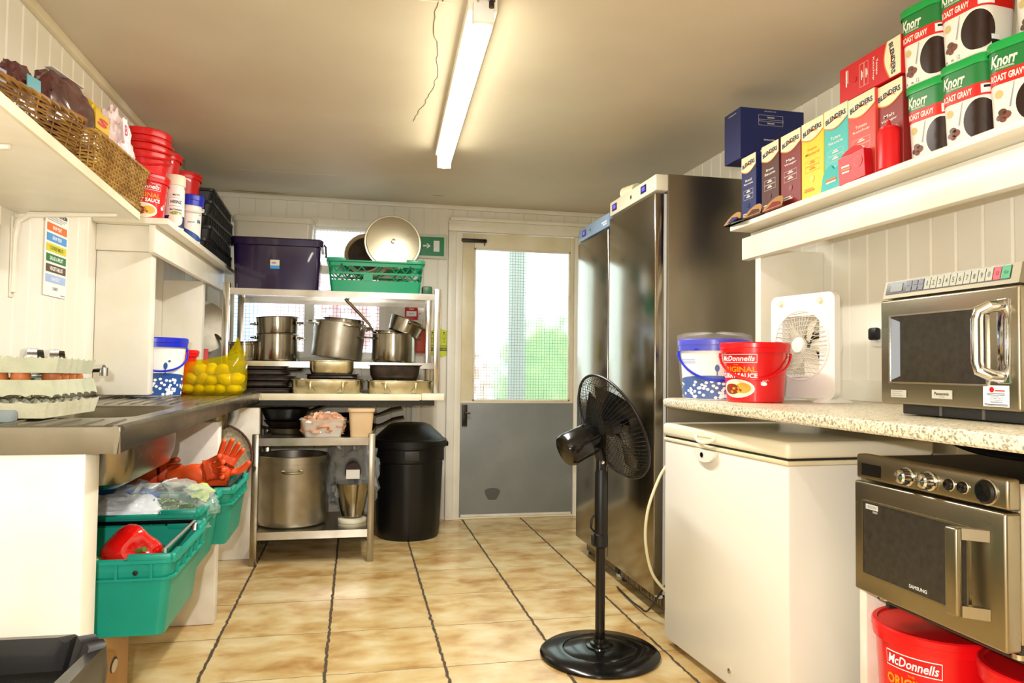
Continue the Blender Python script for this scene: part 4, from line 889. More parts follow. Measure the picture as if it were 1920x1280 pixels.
m=M(); m.lathe([(0,0),(.10,0),(.104,.003),(0,.006)],burnt,40); o=m.build('pan_lid'); o.location=(.042,4.478,1.70); o.rotation_euler=(R(80),0,R(-12)); o['label']='dark inner disc lid in front of the smaller steel lid'; o['category']='lid'; o['group']='pan lids in the green crate'
m=M(); m.box((-.03,-.03,0),(.03,.03,.055),mat('dark_green_tin','1D5A34',.4),.008); m.box((-.034,-.034,.0),(.034,.034,.012),blackp,.003); o=m.build('green_tin'); o.location=(.408,4.42,S2); o['label']='small dark green tin at the right end of the rack top shelf'; o['category']='tin'
# ---- roasting tins on the worktop ----
def tin(label,loc,w,d,h,mt,rz=0,flare=.02,rim=.01,name='roasting_tin',group='roasting tins on the back worktop',dents=True,cat='tin'):
    t=thing(name,label,cat,loc,rz,group); m=M()
    m.loft([rr(w-2*flare,d-2*flare,.03,0),rr(w-flare*1.1,d-flare*1.1,.038,h*.35),rr(w-2*rim,d-2*rim,.04,h-.006),rr(w,d,.045,h-.003),rr(w,d,.045,h),rr(w-2*rim-.004,d-2*rim-.004,.038,h-.001),rr(w-2*flare-.004,d-2*flare-.004,.028,.004)],mt); m.build('tin_body',t)
    if dents:
        for s_ in (-1,1):
            m=M(); x=s_*w*.22; m.add([(x-.004*s_,-d/2+flare*.4,h*.12),(x+.03*s_,-d/2+.003,h*.86),(x+.012*s_,-d/2-.002,h*.86),(x-.03*s_,-d/2+flare*.3,h*.12)],[(0,1,2,3)],mt)
            m.box((x-.008,-d/2-.001,h*.2),(x+.008,-d/2+.012,h*.85),mt,.003,xf=None)
            m.build('pressed_rib',t)
    return t
tin('large pale roasting tin at the left of the worktop',(-.157,4.31,WZ),.40,.25,.078,tinm)
tin('dark shallow tin between the large pale tin and the small tin',(-.13,4.31,WZ+.0785),.29,.20,.028,burnt,dents=False,flare=.012)
tin('small golden roasting tin, topmost of the left pile',(-.133,4.30,WZ+.107),.262,.18,.076,tinm,dents=False)
tin('large pale roasting tin at the right of the worktop',(.250,4.31,WZ),.385,.25,.074,tinm)
tin('blackened flared roasting tin on the right hand tin',(.218,4.30,WZ+.0745),.305,.20,.088,burnt,dents=False,flare=.03)
for k,(w,h,dx,rz) in enumerate(((.34,.026,0,0),(.32,.03,-.01,2),(.33,.026,.005,-2),(.31,.03,-.01,1),(.30,.022,.0,-3))):
    tin(('lowest','second','third','fourth','topmost')[k]+' blackened baking tray in the dark pile left of the tins',(-.512+dx,4.37,WZ+.001+.0315*k),w,.32,h,burnt,rz,name='baking_tray',group='black baking trays',dents=False,flare=.018,cat='tray')
tin('bent black baking tray sticking out right of the dark pile',(-.38,4.40,WZ+.12),.17,.24,.02,burnt,6,name='baking_tray',group='black baking trays',dents=False,cat='tray')
# chopping boards and lids in the left corner
for lb,c,x,z,rx,w,h in (('white chopping board leaning in the left corner','EDE0DC',-.90,0,5,.15,.29),('red chopping board leaning in front of the steel tray','C81C22',-.815,0,8,.05,.24)):
    m=M(); m.box((-w/2,-.006,0),(w/2,.006,h),C_('board_'+c,c,.5),.004,xf=TR(rx=-rx,rz=20)); o=m.build('chopping_board'); o.location=(x,4.30,WZ+.001); o['label']=lb; o['category']='chopping board'
m=M(); m.lathe([(0,.0),(.13,.0),(.15,.006),(.15,.010),(0,.006)],alu,40,xf=TR(0,0,.15,rx=85,rz=30)); o=m.build('steel_tray'); o.location=(-.87,4.50,WZ+.22); o['label']='round dull metal tray hanging in the left corner'; o['category']='tray'
m=M(); m.box((-.14,-.004,0),(.14,.004,.40),alu,.003,xf=TR(rx=-6,rz=30)); o=m.build('baking_sheet'); o.location=(-.86,4.60,WZ+.001); o['label']='tall grey baking sheet leaning in the left corner'; o['category']='baking sheet'
# ---- wall fittings ----
t=thing('exit_sign','green and white fire exit sign with an arrow beside the door','sign',(.40,YB-.001,1.765))
m=M(); m.box((-.19,-.022,0),(.19,0,.165),mat('exit_frame','D8DCC8',.4),.006); m.build('sign_case',t)
m=M(); d=Dec(flatY(-.0225),m,.0006); gex=mat('exit_green','12804E',.4); d.rect(-.172,.018,.172,.147,gex,1); d.rect(.10,.048,.14,.122,paper,2); d.rect(.028,.080,.06,.090,paper,2); d.poly([(.055,.066),(.08,.085),(.055,.104)],paper,2)
d.poly([(.09,.0),(.09,.0),(.09,.0)],paper,2) if False else None
for q in (-.06,): d.oval(q,.115,.009,.009,paper,2,12,1); d.poly([(q-.012,.10),(q+.006,.103),(q+.01,.075),(q-.008,.072)],paper,2); d.poly([(q-.006,.075),(q+.006,.075),(q+.03,.045),(q+.022,.04)],paper,2); d.poly([(q-.008,.075),(q+.004,.075),(q-.02,.04),(q-.03,.043)],paper,2)
d.rect(-.13,.04,-.09,.125,paper,2); m.build('sign_face',t)
t=thing('fire_call_point','red fire alarm call point on the back wall right of the window','alarm',(.357,YB-.001,1.345))
m=M(); m.box((-.042,-.045,0),(.042,0,.084),mat('alarm_red','C81E2C',.35),.005); m.build('case',t)
m=M(); d=Dec(flatY(-.0455),m,.0005); d.rect(-.033,.022,.033,.056,paper,1)
for q in (-.010,0,.010): d.oval(q,.039,.003,.003,ink,2,8,1)
d.text('FIRE',0,.070,.03,.009,paper,1,.02); m.build('face_plate',t)
t=thing('blanking_plate','white double socket blanking plate beside the fire alarm','wall plate',(.446,YB-.001,1.345))
m=M(); m.box((-.043,-.010,0),(.043,0,.084),white,.003); m.build('plate',t)
for q in (-.03,.03): m=M(); m.lathe([(0,0),(.004,0),(.003,.002),(0,.002)],burnt,8,xf=TR(q,-.010,.042,rx=90)); m.build('screw',t)
t=thing('red_wall_box','orange red metal box on the back wall behind the right hand pot','box',(.427,YB-.001,1.12))
m=M(); m.box((-.042,-.05,0),(.042,0,.165),mat('orange_red_box','C4482A',.45),.004); m.build('case',t)
m=M(); d=Dec(flatY(-.0505),m,.0006); dk=mat('dark_red_line','7E2818',.5); d.frame(-.036,.01,.033,.155,.003,dk,1); d.oval(-.018,.125,.008,.006,ink,2,10,1); m.build('door_seam',t)
t=thing('safety_sticker','round yellow safety sticker with a standing figure left of the door','sticker',(.548,YB-.001,1.095))
m=M(); m.lathe([(0,0),(.098,0),(.098,.0015),(0,.0015)],mat('lime_yellow','C9D62A',.45),48,xf=TR(0,0,.098,rx=90)); m.build('disc',t)
m=M(); d=Dec(flatY(-.002),m,.0004); 
d.rect(-.095,.045,.088,.067,C_('sticker_black','2A2E2A'),1,1); yl=mat('lime_yellow','C9D62A',.45); d.text('distancing',.005,.056,.14,.015,yl,2,.02)
d.text('Please ensure',.01,.080,.12,.010,C_('sticker_black','2A2E2A'),1,.02)
for q in (-.045,.035): d.oval(q,.168,.006,.006,C_('sticker_black','2A2E2A'),1,12,1); d.frame(q-.009,.130,q+.009,.158,.002,C_('sticker_black','2A2E2A'),1); d.frame(q-.007,.100,q+.007,.131,.002,C_('sticker_black','2A2E2A'),1)
d.rect(-.015,.135,.015,.137,C_('sticker_black','2A2E2A'),1); m.build('print',t)
# ---------------- trolley below the worktop ----------------
tr=thing('steel_trolley_table','low two shelf stainless steel stand below the back worktop','stand',(-.2,4.25,0))
TX0,TX1,TY0,TY1=-.515,.108,3.985,4.50
for x,y in ((TX0,TY0),(TX1-.034,TY0),(TX0,TY1-.034),(TX1-.034,TY1-.034)):
    m=M(); m.box((x,y,.001),(x+.034,y+.034,.672),steel,.002); m.build('leg',tr,True)
shelf_(.652,.04,TX0+.03,TX1-.03,TY0+.003,TY1-.003,tr,steelx); shelf_(.170,.04,TX0+.03,TX1-.03,TY0+.003,TY1-.003,tr,steelx)
K1,K2=.6525,.1705
def frypan(label,loc,r,h,mt,ang,ris,L_=.19,rot=(0,0,0),hm=None):
    t=thing('frying_pan',label,'frying pan',loc,rot[2],'frying pans on the stand',rot[0],rot[1]); m=M()
    m.lathe([(0,0),(r*.72,0),(r*.80,.006),(r,h),(r+.003,h+.001),(r-.002,h),(r*.78,.009),(0,.004)],mt,48); m.build('pan_body',t)
    m=M(); m.tube([(r*.96,0,h*.8),(r+.03,0,h*.8+ris*.2),(r+L_*.6,0,h*.8+ris*.75),(r+L_,0,h*.8+ris)],[.006,.007,.010,.009],hm or blackp,8,xf=TR(rz=ang)@Matrix.Diagonal((1,1.5,1,1)).to_4x4()); m.build('pan_handle',t); return t
frypan('silver frying pan at the bottom of the pile, steel handle pointing left',(-.355,4.26,K1),.125,.034,alu,165,.045,.16,hm=steel)
frypan('thin black pan in the middle of the frying pan pile',(-.37,4.27,K1+.036),.122,.035,burnt,20,.01,.14)
frypan('deep black wok on top of the pile, handle rising right',(-.38,4.27,K1+.073),.130,.065,blackp,14,.045,.15)
frypan('flat black griddle pan behind the plastic boxes, curved handle right',(-.02,4.37,K1+.07),.135,.03,blackp,-4,.045,.15)
frypan('black frying pan behind the tall tub, straight handle right',(.00,4.36,K1),.13,.04,burnt,5,.05,.15)
t=thing('food_box','clear plastic box of bagged cooked food on the stand','food box',(-.165,4.085,K1))
m=M(); m.loft([rr(.185,.125,.02,0),rr(.225,.15,.022,.088),rr(.245,.17,.025,.090),rr(.245,.17,.025,.094),rr(.218,.145,.022,.090),rr(.18,.12,.018,.004)],clearm('clear_box_plastic','E8E4DA',.55,.15,'FFFFFF')); m.build('box_body',t)
m=pillow_mesh(.185,.12,.112,71,.2,3,18,mat('pinkish_food','B07858',.5,var='D0A684',vscale=30,coat=.4),fold=.03); m.build('bagged_food',t)
t=thing('food_box','tall milky square tub beside the bagged food box','food box',(.033,4.08,K1))
m=M(); m.loft([rr(.112,.112,.018,0),rr(.13,.13,.02,.132),rr(.142,.142,.022,.134),rr(.142,.142,.022,.146),rr(.13,.13,.02,.148)],mat('milky_tan_plastic','D2B792',.35,var='C6A87E',vscale=6)); m.build('box_body',t)
# lower shelf
t=thing('stock_pot','largest battered aluminium stock pot on the stand lower shelf','pot',(-.33,4.215,K2))
m=M(); r=.186; m.lathe([(0,0),(r*.9,0),(r*.97,.01),(r,.035),(r,.335),(r+.004,.337),(r+.004,.372),(r,.376),(r-.004,.372),(r-.004,.02),(0,.008)],alu,64); m.build('pan_body',t)
for a in (-86,94):
    m=M(); loop_handle(m,r,.30,a,mat('dirty_brass_steel','8C8160',.3,1),.046,.028,.0065,-.004); m.build('side_handle',t)
t=thing('stand_mixer','stand mixer with a steel bowl under a clear plastic cover','mixer',(-.005,4.20,K2),)
m=M(); m.lathe([(0,.0),(.075,0),(.078,.006),(.078,.018),(.06,.024),(0,.024)],offw,36); m.build('base',t)
m=M(); m.lathe([(0,.028),(.05,.028),(.058,.034),(.072,.09),(.092,.185),(.097,.215),(.101,.216),(.095,.214),(.070,.09),(.05,.036),(0,.034)],pansteel,48); m.tube([(.09,0,.18),(.12,0,.16),(.115,0,.10),(.075,0,.09)],.005,pansteel,8); m.build('mixing_bowl',t)
m=M(); m.loft([[(x,y,z) for x,z in [(.045*math.cos(a),.285+s_*.048*math.sin(a)) for a in [PI*2*i/20 for i in range(20)]]] for y,s_ in ((-.075,.9),(-.04,1.1),(.08,1.15),(.13,.9))],mat('dark_maroon_mixer','2A1418',.25)); m.lathe([(.016,.20),(.016,.245)],darkg,12); m.box((-.03,.08,.02),(.03,.13,.25),mat('dark_maroon_mixer','2A1418',.25),.01); m.build('motor_head',t)
m=M(); m.box((-.036,-.083,.245),(.036,-.079,.295),paper,.001); m.build('paper_label',t)
m=pillow_mesh(.24,.26,.36,81,.28,2.6,24,clearm('grey_plastic_cover','C8CCCE',.72,.2,'EDEFF0'),fold=.03); o=m.build('plastic_cover',t); o.location=(.0,.10,.07)
# ---- black dustbin ----
t=thing('dustbin','black ribbed plastic dustbin with domed lid beside the back door','dustbin',(.33,4.575,0))
m=M(); n=96
def rib_ring(r,z,a): return [((r+(a if (i//4)%2 else 0))*math.cos(2*PI*i/n),(r+(a if (i//4)%2 else 0))*math.sin(2*PI*i/n),z) for i in range(n)]
m.loft([rib_ring(.178,.001,0),rib_ring(.184,.012,0),rib_ring(.188,.06,.003),rib_ring(.202,.44,.003),rib_ring(.204,.455,0),rib_ring(.214,.462,0),rib_ring(.214,.535,0),rib_ring(.220,.54,0),rib_ring(.220,.553,0),rib_ring(.205,.553,0)],blackp); m.build('bin_body',t)
m=M(); m.lathe([(.221,.548),(.228,.55),(.228,.585),(.222,.592),(.208,.596),(.195,.612),(.13,.672),(.10,.684),(0,.690)],blackp,72,cap0=False)
for i in range(10): m.box((.11,-.006,.0),(.19,.006,.01),blackp,.003,xf=TR(0,0,.692,rz=36*i)@TR(0,0,0,ry=32)@TR(-.02,0,.025))
m.build('lid',t)
m=M(); m.box((-.045,-.226,.475),(.045,-.21,.535),darkg,.006); m.build('handle',t)
for s_ in (-1,1): m=M(); m.box((s_*.205,-.05,.545),(s_*.236,.05,.575),blackp,.006); m.build('locking_handle',t)
# ---------------- right: upright fridges ----------------
bluep=mat('blue_grey_control_panel','7E97B4',.4); creamc=mat('grey_cream_control_panel','D8D2BE',.4); gask=mat('pale_gasket','C9CACB',.4); disp=mat('dark_display','12122A',.15,emit='3A34B8',es=.08); frm=mat('print_mid_grey','8A8A88',.5)
def fridge(label,y0,y1,top,pm,two):
    t=thing('upright_fridge',label,'fridge',(1.52,(y0+y1)/2,0))
    zp=top-.072
    m=M(); m.box((1.276,y0,.085),(XR-.02,y1,top),steelb,.004); m.build('body',t,True)
    m=M(); m.box((1.22,y0+.006,.095),(1.262,y1-.004,zp-.010),steelv,.006,3); m.build('door',t,True)
    d_=t.children[-1]
    m=M(); m.box((1.262,y0+.010,.095),(1.276,y1-.010,zp-.012),gask,.003); m.box((1.240,y0+.004,.082),(1.262,y1-.004,.094),gask,.002); g=m.build('gasket',d_,False)
    g.location=-t.location
    for v in (d_,): pass
    m=M(); m.box((1.222,y0+.004,zp),(1.300,y1-.002,top-.002),pm,.006); m.build('control_panel',t,True)
    m=M(); d=Dec(lambda u,v,h:(1.2215-h,u,v),m,.0008)
    for yc in two:
        m=M(); d=Dec(lambda u,v,h:(1.2215-h,u,v),m,.0008); d.rect(yc-.032,zp+.018,yc+.032,zp+.052,disp,1); d.rect(yc-.016,zp+.027,yc+.016,zp+.045,mat('lilac_digits','5A4FD0',.3,emit='6A60F0',es=.25),2); m.build('display',t,True)
    m=M(); d=Dec(lambda u,v,h:(1.2215-h,u,v),m,.0008)
    yl=(y0+y1)/2 if len(two)>1 else y0+.30; d.oval(yl,zp+.034,.010,.010,chrome,1,14,1); d.oval(yl,zp+.034,.004,.004,ink,2,8,1); m.build('key_lock',t,True)
    m=M(); m.box((1.285,y0+.01,.018),(1.31,y1-.01,.085),darkg,.002)
    n=int((y1-y0-.06)/.016)
    for i in range(n): m.box((1.279,y0+.03+i*.016,.028),(1.285,y0+.038+i*.016,.078),steelv)
    m.build('base_grille',t,True)
    for y in (y0+.035,y1-.035):
        for x in (1.31,1.74): m=M(); m.lathe([(.022,0),(.022,.012),(.014,.016),(.014,.085)],white if y<y0+.1 else darkg,14,(x,y,.001)); m.build('foot',t,True)
    return t
f1=fridge('tall stainless upright fridge nearest the camera with cream control strip',2.88,3.462,1.858,creamc,(3.02,3.39))
f2=fridge('farther tall stainless fridge with blue grey control strip beside the back door',3.472,3.99,1.815,bluep,(3.88,))
m=M(); d=Dec(lambda u,v,h:(1.2212-h,u,v),m,.0008); 
for k in range(2): d.rect(3.50+.003*k,1.772-.012*k,3.58-.02*k,1.779-.012*k,paper,1)
o=m.build('label'); o.parent=f2; o.location=-f2.location
m=M(); m.lathe([(.012,0),(.035,0),(.035,.10),(.012,.10),(.012,0)],mat('ivory_roll','EDE6C8',.6),24,xf=TR(0,0,.036,rx=90),cap0=False,cap1=False); o=m.build('tape_roll'); o.location=(1.29,3.42,1.8585); o['label']='ivory roll lying on top of the nearer fridge'; o['category']='roll'
o.rotation_euler=(0,0,R(15))
m=M(); m.box((-.06,-.02,0),(.06,.02,.018),paper,.004); o=m.build('folded_paper'); o.location=(1.30,3.26,1.8585); o.rotation_euler=(0,0,R(80)); o['label']='small folded white paper on the nearer fridge top'; o['category']='paper'
# cables
def cable(name,label,pts,r,mt):
    P=[Vector(p) for p in pts]; P=[P[0]]+P+[P[-1]]; out=[]
    for k in range(1,len(P)-2):
        for q in range(8):
            t_=q/8; a,b,c,d=P[k-1],P[k],P[k+1],P[k+2]; out.append(.5*((2*b)+(c-a)*t_+(2*a-5*b+4*c-d)*t_*t_+(3*b-a-3*c+d)*t_**3))
    out.append(P[-1]); m=M(); m.tube(out,r,mt,8); o=m.build(name); o['label']=label; o['category']='cable'; return o
cable('power_cable','cream cable bowing out between the fridge and the chest freezer',[(1.22,2.74,.66),(1.18,2.74,.60),(1.135,2.74,.48),(1.125,2.74,.36),(1.15,2.74,.24),(1.20,2.74,.17),(1.26,2.74,.12)],.006,mat('ivory_cable','E6DFB8',.4))
cable('power_cable','thin black cable drooping along the foot of the nearer fridge',[(1.215,3.30,.012),(1.205,3.10,.012),(1.20,2.98,.02),(1.20,2.90,.03),(1.205,2.80,.12),(1.24,2.74,.22),(1.28,2.72,.26)],.004,blackp)
# ---------------- chest freezer ----------------
t=thing('chest_freezer','white chest freezer with a cream lid under the right hand worktop','freezer',(1.1775,2.254,0),-86.5)
m=M(); m.box((-.375,0,.025),(.375,.50,.762),frz,.008); m.build('cabinet',t)
m=M(); m.box((-.377,-.004,.762),(.377,.502,.775),creamp,.004); m.box((-.37,.002,.775),(.37,.5,.781),darkg); m.build('seal_strip',t)
m=M(); m.box((-.380,-.008,.781),(.380,.505,.829),offw,.014,4); m.build('lid',t)
l_=t.children[-1]
m=M(); pts=[]
for i in range(13):
    a=PI*i/12; pts.append((-.060+.060*(-math.cos(a)),-.010-.012*math.sin(a),.806-.020*math.sin(a)))
m.tube(pts,.0065,offw,8); m.box((-.125,-.013,.803),(.005,-.006,.820),offw,.006); m.build('lid_handle',l_)
m=M(); m.prism([(-.07+.07*math.cos(PI*i/16),-.0-.042*math.sin(PI*i/16)) for i in range(17)],.014,frz,TR(.005,-.001,.760,rx=90)); m.build('lock_plate',t)
m=M(); m.lathe([(0,0),(.009,0),(.009,.003),(0,.004)],blackg,16,xf=TR(-.075,-.014,.742,rx=90)); m.build('lock_barrel',t)
m=M(); m.lathe([(0,0),(.008,0),(.008,.004),(0,.005)],steelx,14,xf=TR(.075,0,.075,rx=90)); m.build('drain_plug',t)
for x in (-.34,.34):
    for y in (.05,.45): m=M(); m.lathe([(.02,.001),(.02,.026)],blackp,12,(x,y,0)); m.build('foot',t)
# ---------------- worktop ----------------
t=thing('worktop','speckled laminate worktop over the freezer on the right','worktop',(1.45,1.7,.893))
m=M(); poly=[(XR-.001,.55),(XR-.001,2.60),(1.16,2.60),(1.135,2.59),(1.12,2.565),(1.118,2.4),(1.118,.55)]
def inset(p,e): return [(x+(e if x<1.4 else 0),y-(e if y>2.5 else 0)) for x,y in p]
m.loft([[(x,y,z) for x,y in inset(poly,e)] for e,z in ((.006,.893),(.001,.898),(0,.904),(0,.916),(.003,.922),(.010,.925))],speck); m.build('slab',t,True)
m=M(); m.box((XR-.03,.6,.85),(XR-.002,2.5,.892),whitep); m.build('wall_batten',t,True)
CZ=.9255
# tubs
popr=popcorn_label
t=bucket('popcorn_tub','white and blue popcorn tub in clear film at the far end of the right worktop','tub',(1.272,2.462,CZ),.108,.120,.215,white,blue,.042,(blue,-20,.8),0,label_fn=lambda d,r,h:(popcorn_label(d,r,h),d.rect(r*.95,h*.02,r*1.6,h*.75,rib,1,6),d.rect(r*1.0,h*.6,r*1.5,h*.72,ribd,2,6)),ph=-32)
m=M(); q=[]
for k,(r,z) in enumerate(((.112,.0),(.119,.06),(.126,.16),(.134,.20),(.132,.222),(.10,.232),(.05,.236),(.004,.238))):
    q.append([((r*(1+.05*noise.noise(Vector((math.cos(a)*3,math.sin(a)*3,z*20)))+.02*math.sin(a*9+z*60)))*math.cos(a),(r*(1+.05*noise.noise(Vector((math.cos(a)*3,math.sin(a)*3,z*20)))+.02*math.sin(a*9+z*60)))*math.sin(a),z+.002+(.006*math.sin(a*7) if 0<k<7 else 0)) for a in [2*PI*i/48 for i in range(48)]])
m.loft(q,clearm('thin_clear_film','FFFFFF',.93,.08,'FFFFFF'),False,False); m.build('clear_film',t)
bucket('curry_sauce_tub','red curry sauce tub standing in front of the square fan','tub',(1.318,2.262,CZ),.091,.106,.198,red,redl,.034,(red,-30,.75),0,label_fn=curry_label,ph=-66)
# square fan
t=thing('box_fan','white square box fan with a round grille standing on the right worktop','fan',(1.525,2.31,CZ),-78)
W=.29; Hf=.362
m=M()
ring_o=rr(W,Hf,.02,0,8); cx,cz,rad=0,.195,.124
out=[(x,z+Hf/2+.012) for x,z,_ in rr(W,Hf,.025,0,10)]; n=len(out)
inn=[]
for x,z in out:
    a=math.atan2(z-cz,x); inn.append((rad*math.cos(a),cz+rad*math.sin(a)))
m.loft([[(x,0,z) for x,z in inn],[(x,-.004,z) for x,z in inn],[(x,0,z) for x,z in out],[(x*.985,.028,z) for x,z in out],[(x*1.0,.028,z) for x,z in inn],[(x,.0,z) for x,z in inn]],white,False,False); m.build('housing',t)
m=M(); 
gl=mat('grille_grey_white','D5CFC0',.5)
for k in range(15):
    z0=-.112+.016*k; hw=math.sqrt(max(.0001,.122**2-z0**2)); P=[]
    for i in range(21):
        x=-hw+2*hw*i/20; r2=(x*x+z0*z0)/.0150; P.append((x,-.004-.010*max(0,1-r2),cz+z0+.005*math.sin(x*38+.6)*(1-min(1,r2)*.6)))
    m.tube(P,.0013,gl,4)
m.tube([(.122*math.cos(2*PI*i/48),-.004,cz+.122*math.sin(2*PI*i/48)) for i in range(48)],.003,white,6,closed=True)
for k in range(48):
    a=2*PI*k/48; m.tube([(.03*math.cos(a),-.015,cz+.03*math.sin(a)),(.08*math.cos(a+.1),-.010,cz+.08*math.sin(a+.1)),(.118*math.cos(a+.15),-.002,cz+.118*math.sin(a+.15))],.001,gl,3)
m.lathe([(0,.018),(.025,.016),(.030,.008),(.030,0)],white,24,xf=TR(0,-.004,cz,rx=90)); m.build('front_grille',t)
m=M(); 
for k in range(13):
    r=.122*math.cos(PI/2*k/14)**.6; y=.028+.075*math.sin(PI/2*k/14)
    m.tube([(r*math.cos(a),y,cz+r*math.sin(a)) for a in [2*PI*i/36 for i in range(36)]],.0018,white,4,closed=True)
for k in range(12):
    a=2*PI*k/12; m.tube([(.122*math.cos(PI/2*j/6)**.6*math.cos(a),.028+.075*math.sin(PI/2*j/6),cz+.122*math.cos(PI/2*j/6)**.6*math.sin(a)) for j in range(7)],.0016,white,4)
m.build('rear_grille',t)
m=M(); m.lathe([(0,0),(.045,0),(.045,.04),(.02,.052),(0,.052)],darkg,24,xf=TR(0,.045,cz,rx=-90)); m.lathe([(0,0),(.020,0),(.020,.026),(0,.028)],blackp,20,xf=TR(0,.10,cz,rx=-90)); m.build('motor',t)
m=M()
for k in range(5): 
    xf=TR(0,.03,cz)@TR(ry=72*k); m.add([(.015,-.008,-.012),(.105,-.018,-.03),(.110,.006,.035),(.015,.008,.02)],[(0,1,2,3)],mat('fan_blade_ivory','E9E2CE',.4),xf)
m.build('blades',t)
for kx in (-.095,.085):
    m=M(); m.lathe([(0,0),(.011,0),(.010,.010),(0,.012)],mat('cream_knob','EFE6C4',.4),18,xf=TR(kx,-.001,.348,rx=90)); m.build('control_knob',t)
m=M()
for s_ in (-1,1): m.loft([rr(.06,.15,.02,0,cx=s_*.10,cy=.04),rr(.055,.14,.02,.006,cx=s_*.10,cy=.04),rr(.03,.05,.01,.02,cx=s_*.10,cy=.03)],white)
m.build('foot',t)
# socket
t=thing('wall_socket','white double wall socket with a black plug behind the square fan','socket',(XR-.001,2.22,1.12),-90)
m=M(); m.box((-.073,-.010,0),(.073,0,.088),white,.003); m.build('plate',t)
m=M(); m.box((-.06,-.034,.022),(-.018,-.010,.066),blackp,.008); m.build('plug',t)
# ---------------- microwaves ----------------
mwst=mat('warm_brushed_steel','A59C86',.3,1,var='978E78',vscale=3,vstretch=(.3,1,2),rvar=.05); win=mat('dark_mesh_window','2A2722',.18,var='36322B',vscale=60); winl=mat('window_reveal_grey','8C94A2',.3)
t=thing('microwave_oven','upper steel microwave with a numbered keypad standing on the worktop','microwave',(1.30,1.43,CZ),-90)
m=M(); m.box((-.196,.03,.03),(.196,.46,.318),steelx,.006); m.build('casing',t)
m=M(); m.box((-.20,0,.028),(.20,.032,.285),mwst,.006,3); m.build('door',t); dd=t.children[-1]
m=M(); 
# control panel leans back a little
P_=[(-.196,.004,.289),(.196,.004,.289),(.196,.014,.332),(-.196,.014,.332),(-.196,.10,.332),(.196,.10,.332),(.196,.10,.289),(-.196,.10,.289)]
m.add(P_,[(0,1,2,3),(3,2,5,4),(4,5,6,7),(7,6,1,0),(0,3,4,7),(1,6,5,2)],mat('panel_satin_steel','8E8672',.48,.85)); m.build('control_panel',t)
m=M(); s_l=math.hypot(.010,.043); ff=lambda u,v,h:(u,.004+.010*v/s_l-h,.289+.043*v/s_l+h*.2); d=Dec(ff,m,.0008)
d.rect(-.188,.010,.172,.042,blackg,1); d.rect(-.172,.016,-.132,.036,mat('lcd_green','4A4C34',.3),2)
for k in range(6): d.rect(-.118+.019*(k%3),.013+.014*(k//3),-.102+.019*(k%3),.025+.014*(k//3),mat('keypad_grey','55525A',.4),2)
x=-.060
for k,ch in enumerate('1234567890'):
    d.rect(x,.012,x+.0175,.040,mat('keypad_white','B4B6A8',.6),2); d.text(ch,x+.0088,.026,.0055 if ch!='1' else .002,.012,mat('keypad_ink','1C1C1C',.5),3,.0); x+=.0192
d.rect(x,.012,x+.018,.040,mat('stop_red','D8202A',.4),2); d.text('0',x+.009,.026,.007,.010,mat('stop_red_dark','8C1018',.4),3); x+=.0195
d.rect(x,.012,x+.022,.040,mat('start_green','12905A',.4),2); d.text('<>',x+.011,.026,.010,.008,mat('start_green_dark','0A5A36',.4),3)
m.build('keypad',t)
m=M(); wx0,wx1,wz0,wz1=-.162,.122,.082,.242
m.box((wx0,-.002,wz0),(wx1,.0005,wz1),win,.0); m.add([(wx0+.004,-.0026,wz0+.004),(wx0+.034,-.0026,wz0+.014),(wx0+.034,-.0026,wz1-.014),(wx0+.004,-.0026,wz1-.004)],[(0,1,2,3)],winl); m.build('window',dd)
m=M(); 
for a,b in (((wx0-.004,wz0-.004),(wx1+.004,wz0)),((wx0-.004,wz1),(wx1+.004,wz1+.004)),((wx0-.004,wz0),(wx0,wz1)),((wx1,wz0),(wx1+.004,wz1))): m.box((a[0],-.004,a[1]),(b[0],.0,b[1]),steelx)
m.build('window_trim',dd)
m=M(); hz0,hz1=.098,.245
for pts in ([(.162,-.002,hz1),(.160,-.030,hz1-.003),(.145,-.042,hz1-.012),(.142,-.044,hz1-.03),(.142,-.044,hz0+.03),(.145,-.042,hz0+.012),(.160,-.030,hz0+.003),(.162,-.002,hz0)],):
    m.tube(pts,.0125,chrome,12)
m.box((.150,-.004,hz0-.014),(.180,.0,hz1+.014),chrome,.003); m.build('door_handle',dd)
m=M(); d=Dec(flatY(-.0006),m,.0005); d.rect(-.030,.046,.030,.066,mat('plate_grey','BDB9AA',.4),1); d.rect(-.029,.047,.029,.065,mat('plate_silver','D4D0C0',.35,.3),2); d.text('Panasonic',0,.0575,.042,.007,ink,3,.02); d.text('NE-1853',0,.0505,.016,.003,frm,3)
m.build('brand_plate',dd)
m=M(); d=Dec(flatY(-.0006),m,.0005); d.rect(-.162,.044,-.110,.062,mat('plate_grey','BDB9AA',.4),1)
for k in range(3): d.rect(-.158,.048+.005*k,-.122-.006*(k%2),.0495+.005*k,frm,2)
m.build('rating_plate',dd)
m=M(); d=Dec(flatY(-.0006),m,.0005); d.rect(.112,.036,.176,.080,paper,1); d.oval(.134,.071,.006,.006,mcd_r,2,12,1); d.rect(.142,.068,.166,.0705,mcd_r,2)
for k in range(2): d.rect(.122,.0625-.003*k,.166,.0638-.003*k,ink,2)
d.frame(.130,.049,.160,.057,.0006,ink,2); d.text('CANTIS',.145,.053,.022,.004,ink,3,.0); d.rect(.130,.045,.160,.0462,ink,2); d.rect(.116,.040,.172,.0415,ink,2); d.rect(.116,.038,.172,.039,ink,2)
m.build('label',dd)
m=M(); m.box((-.172,.04,.002),(.19,.44,.03),darkg,.003)
for x in (-.05,.07): m.box((x,.037,.004),(x+.006,.041,.028),mat('vent_grey','6A6862',.5))
m.build('base_tray',t)
